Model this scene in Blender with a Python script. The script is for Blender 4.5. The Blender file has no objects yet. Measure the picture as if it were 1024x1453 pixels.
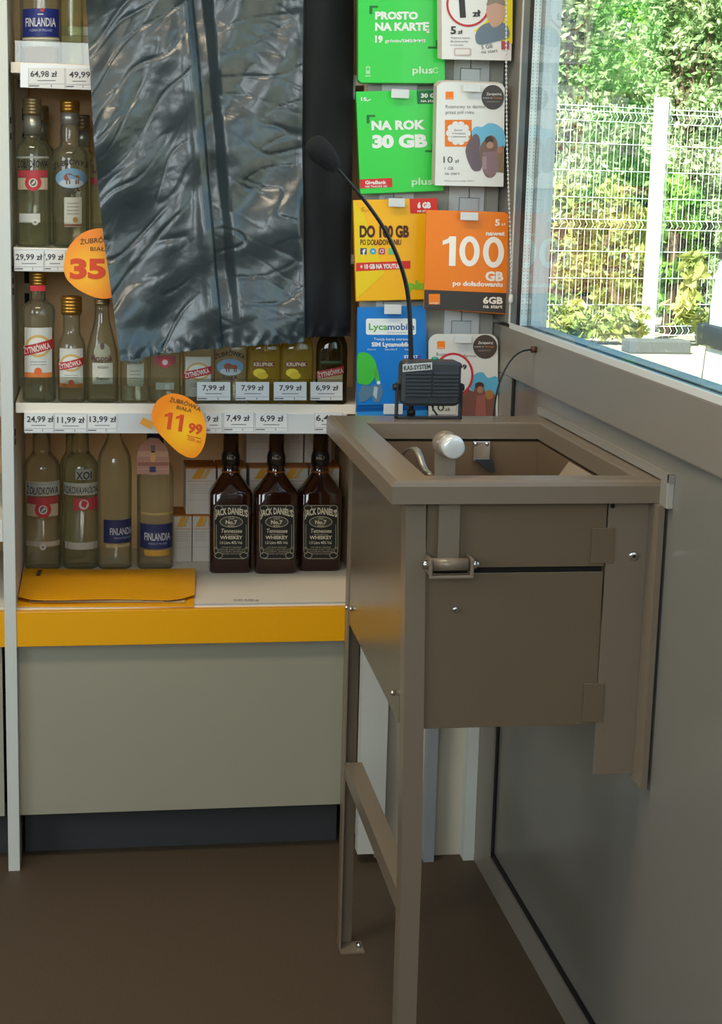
import bpy, bmesh, math, random
import numpy as np
from mathutils import Vector, Matrix, noise
random.seed(7)
PI = math.pi
SC = bpy.context.scene
COL = SC.collection

# ------------------------------------------------------------ camera
YAW, PIT, ROL, FPX = .1661, .1985, .0275, 2322.8
_c, _s = math.cos(YAW), math.sin(YAW)
FW = Vector((_s*math.cos(PIT), _c*math.cos(PIT), -math.sin(PIT)))
_R = Vector((_c, -_s, 0)); _U = _R.cross(FW)
CR = math.cos(ROL)*_R + math.sin(ROL)*_U
CU = -math.sin(ROL)*_R + math.cos(ROL)*_U
EYE = Vector((0, 0, 1.43))
cd = bpy.data.cameras.new('camera'); cam = bpy.data.objects.new('camera', cd); COL.objects.link(cam)
cd.sensor_fit = 'VERTICAL'; cd.sensor_height = 36; cd.lens = FPX*36/1453
cd.clip_start = .05; cd.clip_end = 200
cam.matrix_world = Matrix(((CR.x, CU.x, -FW.x, EYE.x), (CR.y, CU.y, -FW.y, EYE.y), (CR.z, CU.z, -FW.z, EYE.z), (0, 0, 0, 1)))
SC.camera = cam
SC.cycles.transparent_max_bounces = 48; SC.cycles.max_bounces = 12

# ------------------------------------------------------------ sky, sun, exposure
w = bpy.data.worlds.new('world'); SC.world = w; w.use_nodes = True
nt = w.node_tree; bg = nt.nodes['Background']
sky = nt.nodes.new('ShaderNodeTexSky'); sky.sky_type = 'NISHITA'; sky.sun_disc = False
sky.sun_elevation = math.radians(48); sky.sun_rotation = math.radians(200)
nt.links.new(sky.outputs[0], bg.inputs[0]); bg.inputs[1].default_value = .42
sd = bpy.data.lights.new('sun', 'SUN'); sd.energy = 31; sd.angle = .01; sd.color = (1, .96, .86)
sun = bpy.data.objects.new('sun', sd); COL.objects.link(sun)
sun.rotation_euler = Vector((-.55, -.75, 1.0)).to_track_quat('Z', 'Y').to_euler(); sun.location = (0, 5, 12)
SC.view_settings.view_transform = 'Standard'; SC.view_settings.look = 'None'
SC.view_settings.exposure = 0.0; SC.view_settings.gamma = 1; SC.view_settings.use_curve_mapping = False

def area(name, loc, target, sx, sy, e, col):
    l = bpy.data.lights.new(name, 'AREA'); l.shape = 'RECTANGLE'; l.size = sx; l.size_y = sy; l.energy = e; l.color = col
    o = bpy.data.objects.new(name, l); COL.objects.link(o); o.location = loc
    o.rotation_euler = (Vector(loc)-Vector(target)).to_track_quat('Z', 'Y').to_euler(); return o
# unseen area lights: cool daylight from the left, added fill from behind the camera
area('daylight_shopfront', (-2.85, 1.0, 2.0), (0, 2.6, 1.5), 2.4, 1.1, 64, (.78, .92, 1.0))
area('frontal_fill', (-.7, -1.75, 2.1), (.2, 3, 1.6), 1.6, 1.0, 50, (.88, .96, 1.0))
# ceiling lamps of the shop
area('ceiling_light', (-.3, 2.1, 2.72), (-.3, 2.25, 0), 1.1, .3, 26, (1, .84, .62))

# ------------------------------------------------------------ helpers
def lin(h):
    h = h.lstrip('#'); v = [int(h[i:i+2], 16)/255 for i in (0, 2, 4)]
    return tuple(x/12.92 if x <= .04045 else ((x+.055)/1.055)**2.4 for x in v)
MATS = {}
def mat(name, col, rough=.5, metal=0., spec=.5, bump=0., scale=40., var=0., coat=0., trans=0., ior=1.45, detail=3.):
    if name in MATS: return MATS[name]
    m = bpy.data.materials.new(name); m.use_nodes = True; MATS[name] = m
    t = m.node_tree; b = t.nodes['Principled BSDF']
    c = lin(col) if isinstance(col, str) else col
    b.inputs['Base Color'].default_value = (*c, 1); b.inputs['Roughness'].default_value = rough
    b.inputs['Metallic'].default_value = metal; b.inputs['Specular IOR Level'].default_value = spec
    b.inputs['Coat Weight'].default_value = coat; b.inputs['Transmission Weight'].default_value = trans; b.inputs['IOR'].default_value = ior
    if bump or var:
        tc = t.nodes.new('ShaderNodeTexCoord'); n = t.nodes.new('ShaderNodeTexNoise')
        n.inputs['Scale'].default_value = scale; n.inputs['Detail'].default_value = detail
        t.links.new(tc.outputs['Object'], n.inputs['Vector'])
        if bump:
            bp = t.nodes.new('ShaderNodeBump'); bp.inputs['Strength'].default_value = bump; bp.inputs['Distance'].default_value = .003
            t.links.new(n.outputs['Fac'], bp.inputs['Height']); t.links.new(bp.outputs['Normal'], b.inputs['Normal'])
        if var:
            r = t.nodes.new('ShaderNodeMapRange'); r.inputs['To Min'].default_value = 1-var; r.inputs['To Max'].default_value = 1+var
            h = t.nodes.new('ShaderNodeHueSaturation'); h.inputs['Color'].default_value = (*c, 1)
            t.links.new(n.outputs['Fac'], r.inputs['Value']); t.links.new(r.outputs[0], h.inputs['Value'])
            t.links.new(h.outputs[0], b.inputs['Base Color'])
    return m
def ink(hexc):
    return mat('ink_'+hexc.lstrip('#'), hexc, .45)
def glassmix(name, tint, ior=1.5, rough=0., dens=0., dcol='FFFFFF'):
    m = bpy.data.materials.new(name); m.use_nodes = True; MATS[name] = m; t = m.node_tree
    for n in list(t.nodes):
        if n.type == 'BSDF_PRINCIPLED': t.nodes.remove(n)
    out = t.nodes['Material Output']
    tr = t.nodes.new('ShaderNodeBsdfTransparent'); tr.inputs[0].default_value = (*lin(tint), 1)
    gl = t.nodes.new('ShaderNodeBsdfGlossy'); gl.inputs['Roughness'].default_value = rough
    fr = t.nodes.new('ShaderNodeFresnel'); fr.inputs['IOR'].default_value = ior
    mx = t.nodes.new('ShaderNodeMixShader'); t.links.new(fr.outputs[0], mx.inputs[0])
    src = tr
    if dens:
        df = t.nodes.new('ShaderNodeBsdfDiffuse'); df.inputs[0].default_value = (*lin(dcol), 1)
        m2 = t.nodes.new('ShaderNodeMixShader'); m2.inputs[0].default_value = dens
        t.links.new(tr.outputs[0], m2.inputs[1]); t.links.new(df.outputs[0], m2.inputs[2]); src = m2
    t.links.new(src.outputs[0], mx.inputs[1]); t.links.new(gl.outputs[0], mx.inputs[2]); t.links.new(mx.outputs[0], out.inputs[0])
    return m

M = dict(
    floor=mat('floor_vinyl', '4F4234', .55, bump=.15, scale=180, var=.22, spec=.35),
    white=mat('white_laminate', 'C9CCC6', .45, var=.02, scale=3),
    cab=mat('cabinet_laminate', '989583', .5, var=.03, scale=4),
    tan=mat('beige_back_panel', 'EFC592', .6, var=.06, scale=4),
    shelfm=mat('shelf_laminate', 'E8DFCF', .45),
    kick=mat('dark_plinth', '383A3C', .6, bump=.1),
    yellow=mat('yellow_band', 'E8A400', .35, coat=.2),
    alu=mat('grey_aluminium_frame', '857F75', .38, spec=.5, var=.03, scale=8),
    alul=mat('light_aluminium', 'A9ABA7', .35, spec=.6),
    gask=mat('black_gasket', '0E0E10', .5),
    panel=mat('glossy_grey_panel', '7C7972', .22, spec=.6, var=.04, scale=2),
    taupe=mat('taupe_powder_coat', '786B5B', .28, spec=.55, bump=.06, scale=600),
    taupe2=mat('taupe_panel', '6A5C49', .22, spec=.7, bump=.03, scale=500),
    chrome=mat('chrome', 'D8D8D6', .18, metal=1),
    steel=mat('zinc_steel', 'A5A39C', .35, metal=1),
    dark=mat('slot_dark', '17130F', .8),
    blackp=mat('black_plastic', '1E2124', .42, bump=.15, scale=400),
    foam=mat('black_foam', '15161A', .95, bump=.8, scale=500),
    wallw=mat('painted_wall', 'BDB8A8', .7, bump=.05, scale=60, var=.03),
    paper=mat('paper_white', 'D9DAD8', .5),
    plas=mat('clear_holder', 'CFD2D2', .2, spec=.6),
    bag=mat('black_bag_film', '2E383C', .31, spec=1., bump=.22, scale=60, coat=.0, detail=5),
    gold=mat('gold_cap', 'C08A3C', .3, metal=.8),
    capg=mat('silver_gold_cap', 'A8906A', .35, metal=.7),
    label=mat('label_silver', 'B8B4A4', .35, metal=.2),
    whisky=mat('whisky_glass', '2A0F07', .06, spec=.6, coat=.4),
    jdlabel=mat('black_label', '0D0C0B', .5),
    carton=mat('white_carton', 'CFC6BA', .6),
    cartonO=mat('orange_carton_top', 'B06A1C', .6),
    wood=mat('bark', '5A4735', .9, bump=.6, scale=30, var=.3),
    ceil=mat('ceiling_paint', 'B9B7B0', .8, bump=.04, scale=90),
)
def bottle_glass(name, col, dens=.04, dcol='E4E8D4'):
    m = glassmix(name, col, 1.33, .04, dens, dcol); t = m.node_tree
    # glass reads denser towards its silhouette
    lw = t.nodes.new('ShaderNodeLayerWeight'); lw.inputs[0].default_value = .35
    cr = t.nodes.new('ShaderNodeValToRGB'); cr.color_ramp.elements[0].position = .25; cr.color_ramp.elements[1].position = .95
    cr.color_ramp.elements[0].color = (*lin(col), 1); cr.color_ramp.elements[1].color = (*[x*.68 for x in lin(col)], 1)
    tr = [n for n in t.nodes if n.type == 'BSDF_TRANSPARENT'][0]
    mr_ = t.nodes.new('ShaderNodeMath'); mr_.operation = 'POWER'; mr_.inputs[1].default_value = 3.; t.links.new(lw.outputs['Facing'], mr_.inputs[0])
    ma_ = t.nodes.new('ShaderNodeMath'); ma_.operation = 'MULTIPLY_ADD'; ma_.inputs[1].default_value = .45; ma_.inputs[2].default_value = .05; t.links.new(mr_.outputs[0], ma_.inputs[0])
    mxs = [n for n in t.nodes if n.type == 'MIX_SHADER'][0]; mxs = mxs if mxs.inputs[0].is_linked else [n for n in t.nodes if n.type == 'MIX_SHADER'][1]; t.links.new(ma_.outputs[0], mxs.inputs[0])
    rf = t.nodes.new('ShaderNodeBsdfRefraction'); rf.inputs['IOR'].default_value = 1.22; rf.inputs['Roughness'].default_value = .02
    t.links.new(cr.outputs[0], rf.inputs['Color'])
    tgt = [l.to_socket for l in tr.outputs[0].links]
    mr2 = t.nodes.new('ShaderNodeMixShader'); mr2.inputs[0].default_value = .5; t.links.new(tr.outputs[0], mr2.inputs[1]); t.links.new(rf.outputs[0], mr2.inputs[2])
    for k_ in tgt: t.links.new(mr2.outputs[0], k_)
    t.links.new(lw.outputs['Facing'], cr.inputs[0]); t.links.new(cr.outputs[0], tr.inputs[0]); return m
G_clear = bottle_glass('clear_bottle_glass', 'F4F6EE')
G_green = bottle_glass('greenish_bottle_glass', 'F0F5E4')
G_lemon = bottle_glass('lemon_vodka_glass', 'E6D880', .25, 'C8B04A')
G_amber = bottle_glass('dark_herbal_glass', '8A7436', .3, '5A4820')

def at(px, py, ax, v):
    d = FW + CR*((px-512)/FPX) - CU*((py-726.5)/FPX)
    i = 'xyz'.index(ax)
    return EYE + d*((v-EYE[i])/d[i])

def mesh_obj(name, verts, faces, mats, parent=None, midx=None, smooth=False, loc=None):
    me = bpy.data.meshes.new(name)
    off = Vector(loc) if loc is not None else (parent_origin(parent) if parent else Vector((0, 0, 0)))
    me.from_pydata([tuple(Vector(v)-off) for v in verts], [], faces)
    if not isinstance(mats, (list, tuple)): mats = [mats]
    for m in mats: me.materials.append(m)
    if midx: me.polygons.foreach_set('material_index', midx)
    if smooth: me.polygons.foreach_set('use_smooth', [True]*len(me.polygons))
    me.update()
    o = bpy.data.objects.new(name, me); COL.objects.link(o)
    if parent: o.parent = parent
    else: o.location = off
    return o
def parent_origin(p):
    v = Vector((0, 0, 0))
    while p is not None: v += p.location; p = p.parent
    return v
def thing(name, label, cat, loc, group=None, kind=None):
    o = bpy.data.objects.new(name, None); COL.objects.link(o); o.location = loc; o.empty_display_size = .05
    tag(o, label, cat, group, kind); return o
def tag(o, label=None, cat=None, group=None, kind=None):
    if label: o['label'] = label
    if cat: o['category'] = cat
    if group: o['group'] = group
    if kind: o['kind'] = kind
    return o

class MB:
    def __init__(s): s.v = []; s.f = []; s.m = []; s.mats = []; s.sm = []
    def _mi(s, m):
        if m is None: m = M['white']
        if m not in s.mats: s.mats.append(m)
        return s.mats.index(m)
    def add(s, vs, fs, m=None, smooth=False):
        b = len(s.v); s.v += [Vector(v) for v in vs]; s.f += [tuple(b+i for i in f) for f in fs]
        k = s._mi(m); s.m += [k]*len(fs); s.sm += [smooth]*len(fs); return s
    def box(s, x0, x1, y0, y1, z0, z1, m=None, bev=0.):
        bm = bmesh.new(); bmesh.ops.create_cube(bm, size=1)
        for v in bm.verts: v.co = Vector(((x0+x1)/2+v.co.x*(x1-x0), (y0+y1)/2+v.co.y*(y1-y0), (z0+z1)/2+v.co.z*(z1-z0)))
        if bev: bmesh.ops.bevel(bm, geom=bm.edges[:], offset=bev, segments=2, affect='EDGES', profile=.6)
        bm.verts.index_update()
        s.add([v.co.copy() for v in bm.verts], [[v.index for v in f.verts] for f in bm.faces], m); bm.free(); return s
    def loft(s, secs, m=None, seg=24, cap=True, n_default=2.):
        # secs: (cx,cy,z,rx,ry,n)
        rings = []
        for (cx, cy, z, rx, ry, n) in secs:
            ring = []
            for k in range(seg):
                a = 2*PI*(k+.5)/seg; c, t = math.cos(a), math.sin(a)
                d = (abs(c)**n+abs(t)**n)**(1/n)
                ring.append((cx+rx*c/d, cy+ry*t/d, z))
            rings.append(ring)
        vs = [p for r in rings for p in r]; fs = []
        for i in range(len(rings)-1):
            for k in range(seg):
                a, b = i*seg+k, i*seg+(k+1) % seg
                fs.append((a, b, b+seg, a+seg))
        if cap: fs.append(tuple(range(seg-1, -1, -1))); fs.append(tuple((len(rings)-1)*seg+k for k in range(seg)))
        return s.add(vs, fs, m, True)
    def tube(s, pts, r, m=None, seg=8, rs=None):
        pts = [Vector(p) for p in pts]; n = len(pts); vs = []; fs = []
        t0 = (pts[1]-pts[0]).normalized(); ref = Vector((0, 0, 1)) if abs(t0.z) < .9 else Vector((1, 0, 0))
        u = t0.cross(ref).normalized()
        for i, p in enumerate(pts):
            t = (pts[min(i+1, n-1)]-pts[max(i-1, 0)]).normalized()
            u = (u-t*u.dot(t)).normalized(); w_ = t.cross(u); rr = rs[i] if rs else r
            for k in range(seg):
                a = 2*PI*k/seg; vs.append(p+(u*math.cos(a)+w_*math.sin(a))*rr)
        for i in range(n-1):
            for k in range(seg):
                a, b = i*seg+k, i*seg+(k+1) % seg; fs.append((a, b, b+seg, a+seg))
        fs.append(tuple(range(seg-1, -1, -1))); fs.append(tuple((n-1)*seg+k for k in range(seg)))
        return s.add(vs, fs, m, True)
    def prism(s, poly, thick, m=None):
        # poly: world points (roughly facing -y), extruded to +y
        n = len(poly); vs = [Vector(p) for p in poly]+[Vector(p)+Vector((0, thick, 0)) for p in poly]
        fs = [tuple(range(n)), tuple(range(2*n-1, n-1, -1))]+[(i, i+n, (i+1) % n+n, (i+1) % n) for i in range(n)]
        return s.add(vs, fs, m)
    def build(s, name, parent=None, loc=None, recalc=True):
        o = mesh_obj(name, s.v, s.f, s.mats or [M['white']], parent, s.m, loc=loc)
        me = o.data; me.polygons.foreach_set('use_smooth', s.sm)
        if recalc:
            bm = bmesh.new(); bm.from_mesh(me); bmesh.ops.recalc_face_normals(bm, faces=bm.faces[:]); bm.to_mesh(me); bm.free()
        return o
def box(name, x0, x1, y0, y1, z0, z1, m, parent=None, bev=0., loc=None):
    return MB().box(x0, x1, y0, y1, z0, z1, m, bev).build(name, parent, loc=loc)
def struct(o): o['kind'] = 'structure'; return o

# ---- lettering
_tc = {}
_tcu = bpy.data.curves.new('lettering_source', 'FONT'); _tob = bpy.data.objects.new('lettering_source', _tcu); COL.objects.link(_tob)
def text2d(s, bold, big=False):
    k = (s, bold, big)
    if k in _tc: return _tc[k]
    _tcu.body = s; _tcu.offset = bold; _tcu.resolution_u = 6 if big else 2
    dg = bpy.context.evaluated_depsgraph_get(); dg.update()
    me = bpy.data.meshes.new_from_object(_tob.evaluated_get(dg))
    vs = [(v.co.x, v.co.y) for v in me.vertices]; fs = [tuple(p.vertices) for p in me.polygons]
    bpy.data.meshes.remove(me); _tc[k] = (vs, fs); return _tc[k]
class Print:
    """flat print: artwork gathered in photo pixels and laid on the surface given by mapf(px, py, layer)"""
    def __init__(s, mapf): s.f = mapf; s.mb = MB()
    def poly(s, pts, col, layer=1):
        m = ink(col) if isinstance(col, str) else col
        s.mb.add([s.f(x, y, layer) for x, y in pts], [tuple(range(len(pts)))], m); return s
    def rect(s, x0, y0, x1, y1, col, layer=1, nx=1, skew=0.):
        m = ink(col) if isinstance(col, str) else col
        vs = []; fs = []
        for i in range(nx+1):
            x = x0+(x1-x0)*i/nx; k = skew*(x-x0)
            vs += [s.f(x, y0+k, layer), s.f(x, y1+k, layer)]
            if i: fs.append((2*i-2, 2*i-1, 2*i+1, 2*i))
        s.mb.add(vs, fs, m); return s
    def ell(s, cx, cy, rx, ry, col, layer=1, n=24):
        if rx > 7:
            vs = []; fs = []; K = 16
            for i in range(K+1):
                a = -math.cos(PI*i/K); h_ = max(.02, math.sin(PI*i/K))*ry
                vs += [s.f(cx+rx*a, cy-h_, layer), s.f(cx+rx*a, cy+h_, layer)]
                if i: fs.append((2*i-2, 2*i-1, 2*i+1, 2*i))
            s.mb.add(vs, fs, ink(col) if isinstance(col, str) else col); return s
        return s.poly([(cx+rx*math.cos(2*PI*k/n), cy+ry*math.sin(2*PI*k/n)) for k in range(n)], col, layer)
    def ring(s, cx, cy, rx, ry, wd, col, layer=1, a0=0, a1=360, n=32):
        m = ink(col); vs = []; fs = []
        for k in range(n+1):
            a = math.radians(a0+(a1-a0)*k/n); c, t = math.cos(a), math.sin(a)
            vs += [s.f(cx+rx*c, cy+ry*t, layer), s.f(cx+(rx-wd)*c, cy+(ry-wd)*t, layer)]
            if k: fs.append((2*k-2, 2*k-1, 2*k+1, 2*k))
        s.mb.add(vs, fs, m); return s
    def text(s, st, x, y, cap, col, layer=2, width=None, bold=.0, rot=0., skew=0., arc=0.):
        vs, fs = text2d(st, bold, cap > 14)
        if not fs: return s
        x0 = min(v[0] for v in vs); x1 = max(v[0] for v in vs)
        sy = cap/.73; sx = width/(x1-x0) if width else sy
        W_ = (x1-x0)*sx; c, t = math.cos(math.radians(rot)), math.sin(math.radians(rot))
        out = []
        for a, b in vs:
            u = (a-x0)*sx; v = b*sy
            if arc: v += arc*(1-((u-W_/2)/(W_/2))**2)
            u += skew*v
            out.append(s.f(x+u*c+v*t, y+u*t-v*c, layer))
        s.mb.add(out, fs, ink(col)); return s
    def one(s, x, y, cap, w_, col, layer=2, rot=0.):
        # sans digit one without foot
        c, t = math.cos(math.radians(rot)), math.sin(math.radians(rot))
        for pl in ([(.50, 0), (1, 0), (1, 1), (.50, 1)], [(0, .70), (.50, .78), (.50, 1), (.42, .93), (0, .84)]):
            s.poly([(x+u*w_*c+v*cap*t, y+u*w_*t-v*cap*c) for u, v in pl], col, layer)
        return s
    def build(s, name, parent): return s.mb.build(name, parent, recalc=False)
def planemap(Y, step=.0004):
    return lambda px, py, l: at(px, py, 'y', Y-step*l)

# ============================================================ SETTING
WX = .811
struct(box('floor', -3, WX+.06, -2, 3.95, -.05, 0, M['floor']))
struct(box('ceiling', -3, WX+.1, -2, 3.95, 2.8, 2.9, M['ceil']))
struct(box('wall_left', -3.1, -3, -2, 3.95, -.05, 2.9, M['wallw']))
struct(box('wall_behind', -3.1, WX+.1, -2.1, -2, -.05, 2.9, M['wallw']))
struct(box('wall_back', -3.1, WX+.1, 3.95, 4.05, -.05, 2.9, M['wallw']))
# filler wall between the shelving and the window wall
struct(box('wall_corner', .598, WX+.05, 3.27, 3.95, 0, 2.8, M['wallw']))
struct(box('trim_1', .555, .612, 3.235, 3.27, .024, .97, M['white']))            # white board beside the shelving
struct(box('trim_2', .700, .722, 3.235, 3.27, 0, .97, mat('blue_grey_trim', '8E9296', .5)))
struct(box('trim_3', .787, .8105, 3.235, 3.27, 0, 1.06, M['white']))
# window wall: bottom rail, corner post, spandrel panel, sill rail
fr = MB()
fr.box(WX, WX+.056, -2, 3.235, 0, .062, M['alu'])
fr.box(WX, WX+.056, 3.112, 3.27, .062, 1.063, M['alu'])
struct(fr.build('trim_4'))
g = MB(); g.box(WX+.004, WX+.03, -2, 3.104, .062, .074, M['gask']); g.box(WX+.004, WX+.03, 3.097, 3.112, .062, 1.063, M['gask'])
struct(g.build('trim_5'))
struct(box('wall_right', WX+.008, WX+.056, -2, 3.097, .074, 1.063, M['panel']))
# rest of the window wall near and behind the camera, and over the window
struct(box('wall_right_upper', WX, WX+.1, -2, 3.27, 2.45, 2.8, M['wallw']))
sr = MB(); sr.box(WX-.0005, WX+.025, -2, 3.30, 1.063, 1.158, M['alu'], .003)
struct(sr.build('sill'))
# ---- window
wroot = thing('window_1', None, None, (WX+.03, 1.5, 1.16)); wroot['kind'] = 'structure'
f = MB(); f.box(WX, WX+.056, 3.140, 3.30, 1.166, 2.45, M['alu'], .001)
f.box(WX+.0, WX+.07, -.5, -.42, 1.166, 2.45, M['alu'], .002)
f.build('window_frame', wroot)
box('frame_edge', WX-.0015, WX+.01, 3.1365, 3.1405, 1.166, 2.45, mat('bright_aluminium_edge', 'DCDDD8', .3), wroot)
MB().box(WX+.001, WX+.02, 3.0935, 3.1365, 1.159, 2.45, mat('blue_grey_gasket', '6A767B', .4)).build('glazing_gasket', wroot)
MB().box(WX+.002, WX+.02, 3.071, 3.0935, 1.159, 2.45, M['gask']).build('gasket', wroot)
MB().box(WX-.0003, WX+.0027, -.42, 3.1365, 1.1575, 1.1685, mat('bright_aluminium_edge', 'DCDDD8', .3)).build('glazing_bead', wroot)
sp = MB(); sp.box(WX+.0035, WX+.018, 3.070, 3.080, 1.168, 2.45, mat('spacer_bar', 'F0F2EE', .35))
sp.box(WX+.0185, WX+.0245, 3.067, 3.080, 1.168, 2.45, mat('second_gasket_grey', '6F7A76', .4))  # grey second gasket beside the spacer
sp.box(WX+.0035, WX+.018, -.42, 3.070, 1.158, 1.1665, mat('spacer_bottom', '8FA09C', .3)); sp.box(WX+.0185, WX+.0245, -.42, 3.067, 1.16, 1.169, mat('spacer_bottom_dark', '33403F', .3)); sp.build('spacer_bar', wroot)
h = MB()
for k in range(150):
    z = 1.19+k*.0062
    for xx in (WX+.0065, WX+.0145): h.box(xx-.0006, xx+.0006, 3.0693, 3.0702, z, z+.0022, mat('hole_grey', '7E8686', .6))
ho = h.build('spacer_holes', wroot); ho['kind'] = 'stuff'
GL = glassmix('window_glass', 'F0F9F4', 1.46)
for nm, x in (('pane', WX+.0030), ('pane', WX+.0182)):
    mesh_obj(nm, [(x, -.42, 1.167), (x, 3.070, 1.167), (x, 3.070, 2.45), (x, -.42, 2.45)], [(3, 2, 1, 0)], GL, wroot)
struct(box('trim_6', WX+.0250, WX+.0565, 3.072, 3.40, 1.10, 2.6, mat('pale_outer_post', 'D4DCDE', .4)))
struct(box('trim_7', WX+.0250, WX+.062, -2, 3.072, 1.10, 1.1655, mat('outer_sill', '7E949A', .35)))


# ============================================================ SHELVING
YR = 3.30
UPX0, UPX1 = -.176, -.1525
rk = thing('shelving_unit', 'white shop shelving with yellow band, beige back and price strips, full of bottles', 'shelving', (.19, 3.55, 0))
box('side_panel', UPX0, UPX1, 3.275, 3.87, 0, 2.1, M['white'], rk, .001)
box('side_panel', .577, .595, 3.295, 3.87, 0, 2.1, mat('side_laminate', 'C9AE86', .5), rk, .001)
box('back_panel', UPX1, .577, 3.85, 3.87, .1, .97, M['tan'], rk)
box('upper_back_panel', UPX1, .577, 3.60, 3.612, .982, 2.06, M['tan'], rk)
box('top_panel', UPX1, .577, 3.30, 3.85, 2.06, 2.1, M['white'], rk)
box('header_board', UPX1, .530, 3.285, 3.299, 1.95, 2.1, M['white'], rk)
box('cabinet_front', -.153, .5505, YR, YR+.018, .113, .476, M['cab'], rk, .0012)
box('edge_strip', -.153, .5505, YR-.003, YR+.014, .4765, .4845, M['alul'], rk, .001)
box('plinth', -.145, .53, 3.376, 3.39, 0, .12, M['kick'], rk)
box('yellow_band', -.215, .553, YR-.022, YR-.004, .485, .5585, M['yellow'], rk, .001)
box('shelf', UPX1, .577, YR-.004, 3.85, .540, .5602, M['shelfm'], rk)
box('clear_edge_strip', .20, .527, YR-.003, YR+.012, .5603, .5612, M['plas'], rk)
for z, zb, lipz, xs in ((.982, .923, .963, -.132), (1.288, 1.243, 1.286, -.1475), (1.638, 1.592, 1.636, -.131)):
    x1 = .518
    box('shelf', UPX1+.004, .577, YR+.002, 3.85 if z < 1 else 3.5995, z-.020, z, M['shelfm'], rk, .001)
    o = MB().box(xs, x1, YR-.003, YR+.002, zb-.001, lipz, M['plas'], .0006).build('price_strip', rk)
sl = MB()
for z in (.90, .918, 1.20, 1.222, 1.245, 1.53, 1.50):
    sl.box(-.1523, -.151, 3.32, 3.345, z-.006, z+.006, M['dark'])
sl.build('slot', rk)['kind'] = 'stuff'
# slotted inner post, seen beside the side panel
ip = box('slotted_post', -.1523, -.126, 3.55, 3.5995, .983, 2.05, mat('post_paint', 'B9A37F', .5), rk)
ps = MB()
for z in (1.10, 1.17, 1.215, 1.40, 1.45, 1.5, 1.55):
    ps.box(-.138, -.128, 3.548, 3.551, z-.012, z+.012, M['dark'])
ps.build('post_slot', rk)['kind'] = 'stuff'
# clear fronts standing on the shelves
CLR = glassmix('clear_acrylic', 'F4F6F2', 1.45)
for z, hh in ((.982, .052), (1.288, .050), (1.638, .04)):
    o = MB().box(-.140, .512, YR+.0022, YR+.0037, z+.0002, z+hh, CLR).build('clear_riser', rk)

# neighbouring bay at the left edge of the picture
nb = thing('shelving_bay', 'neighbouring white shelving bay cut by the left picture edge', 'shelving', (-.5, 3.55, 0))
box('back_panel', -.9, -.18, 3.84, 3.86, .12, 2.1, M['tan'], nb)
box('side_panel', -.93, -.9, 3.30, 3.86, 0, 2.1, M['white'], nb)
box('cabinet_front', -.9, -.1835, YR, YR+.018, .113, .476, M['cab'], nb)
box('edge_strip', -.9, -.1835, YR-.003, YR+.014, .4765, .4845, M['alul'], nb)
box('plinth', -.9, -.18, 3.376, 3.39, 0, .112, M['kick'], nb)
box('yellow_band', -.9, -.216, YR-.022, YR-.004, .485, .5585, M['yellow'], nb)
for z in (.56, .745, 1.0, 1.3, 1.64): box('shelf', -.898, -.178, YR+.01, 3.84, z-.02, z, M['shelfm'], nb)
for z in (.745, 1.0, 1.3, 1.64): box('price_strip', -.895, -.178, YR, YR+.005, z-.045, z+.001, M['paper'], nb)

# ============================================================ PRICE TAGS
def price_tag(x0, y0, x1, y1, txt, label, Y=YR-.0035, tx=None, cap=8.5, tw=None, barcode=True, txcol='3A3A3E', fold=False, grp='price tags in the shelf strips'):
    c = at((x0+x1)/2, y1, 'y', Y)
    t = thing('price_tag', label, 'price tag', c, grp)
    mb = MB().prism([at(x0, y1, 'y', Y), at(x1, y1, 'y', Y), at(x1, y0, 'y', Y), at(x0, y0, 'y', Y)], .0006, M['paper'])
    mb.build('card', t)
    p = Print(planemap(Y)); h_ = y1-y0
    p.text(txt, x0+(3 if tx is None else tx), y0+h_*.45, cap, txcol, 1, tw, bold=.02)
    w_ = x1-x0
    p.rect(x0+w_*.25, y0+h_*.62, x0+w_*.75, y0+h_*.66, '6B6B70')
    p.rect(x0+1, y0+h_*.80, x1-1, y0+h_*.82, '8B8B90')
    p.rect(x0+1, y0+h_*.88, x0+w_*.3, y0+h_*.93, '55555A'); p.rect(x0+w_*.62, y0+h_*.84, x0+w_*.64, y0+h_*.97, '55555A')
    p.rect(x0, y0, x0+.5, y1, '9A9A9E'); p.rect(x1-.5, y0, x1, y1, '9A9A9E')
    p.build('print', t); return t
price_tag(40, 96, 92, 124.5, '64,98 zł', 'white price tag reading 64,98 zł on the top shelf', tw=38)
price_tag(93, 97, 132, 125.5, '49,99', 'white price tag reading 49,99 on the top shelf, half behind the black bag', tx=5, tw=30)
price_tag(20, 356, 62, 384, '29,99 zł', 'white price tag reading 29,99 zł on the second shelf', tx=2, tw=38)
price_tag(63, 356, 93, 384, "',99 zł", 'white price tag reading ,99 zł beside the orange 35 disc', tx=0, tw=27)
price_tag(34, 587, 76, 613, '24,99 zł', 'white price tag reading 24,99 zł under the largest rye vodka', tx=4, tw=38)
price_tag(77, 589, 123, 613, '11,99 zł', 'white price tag reading 11,99 zł under the short gold-capped bottle', tx=4, tw=39)
price_tag(124, 587, 166, 613, '13,99 zł', 'white price tag reading 13,99 zł under the cone-shouldered bottle', tx=3, tw=38)
price_tag(291, 586, 315, 613, '9 zł', 'white price tag reading 9 zł right of the egg-shaped orange sign', tx=2, tw=17)
price_tag(317, 585, 360, 612, '7,49 zł', 'white price tag reading 7,49 zł above the left whiskey bottle', tx=4, tw=33)
price_tag(362, 586, 408, 612, '6,99 zł', 'white price tag reading 6,99 zł above the middle whiskey bottle', tx=7, tw=33)
price_tag(446, 585, 486, 612, '6,49', 'white price tag reading 6,4 partly behind the steel counter corner', tx=2, tw=26)
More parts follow.
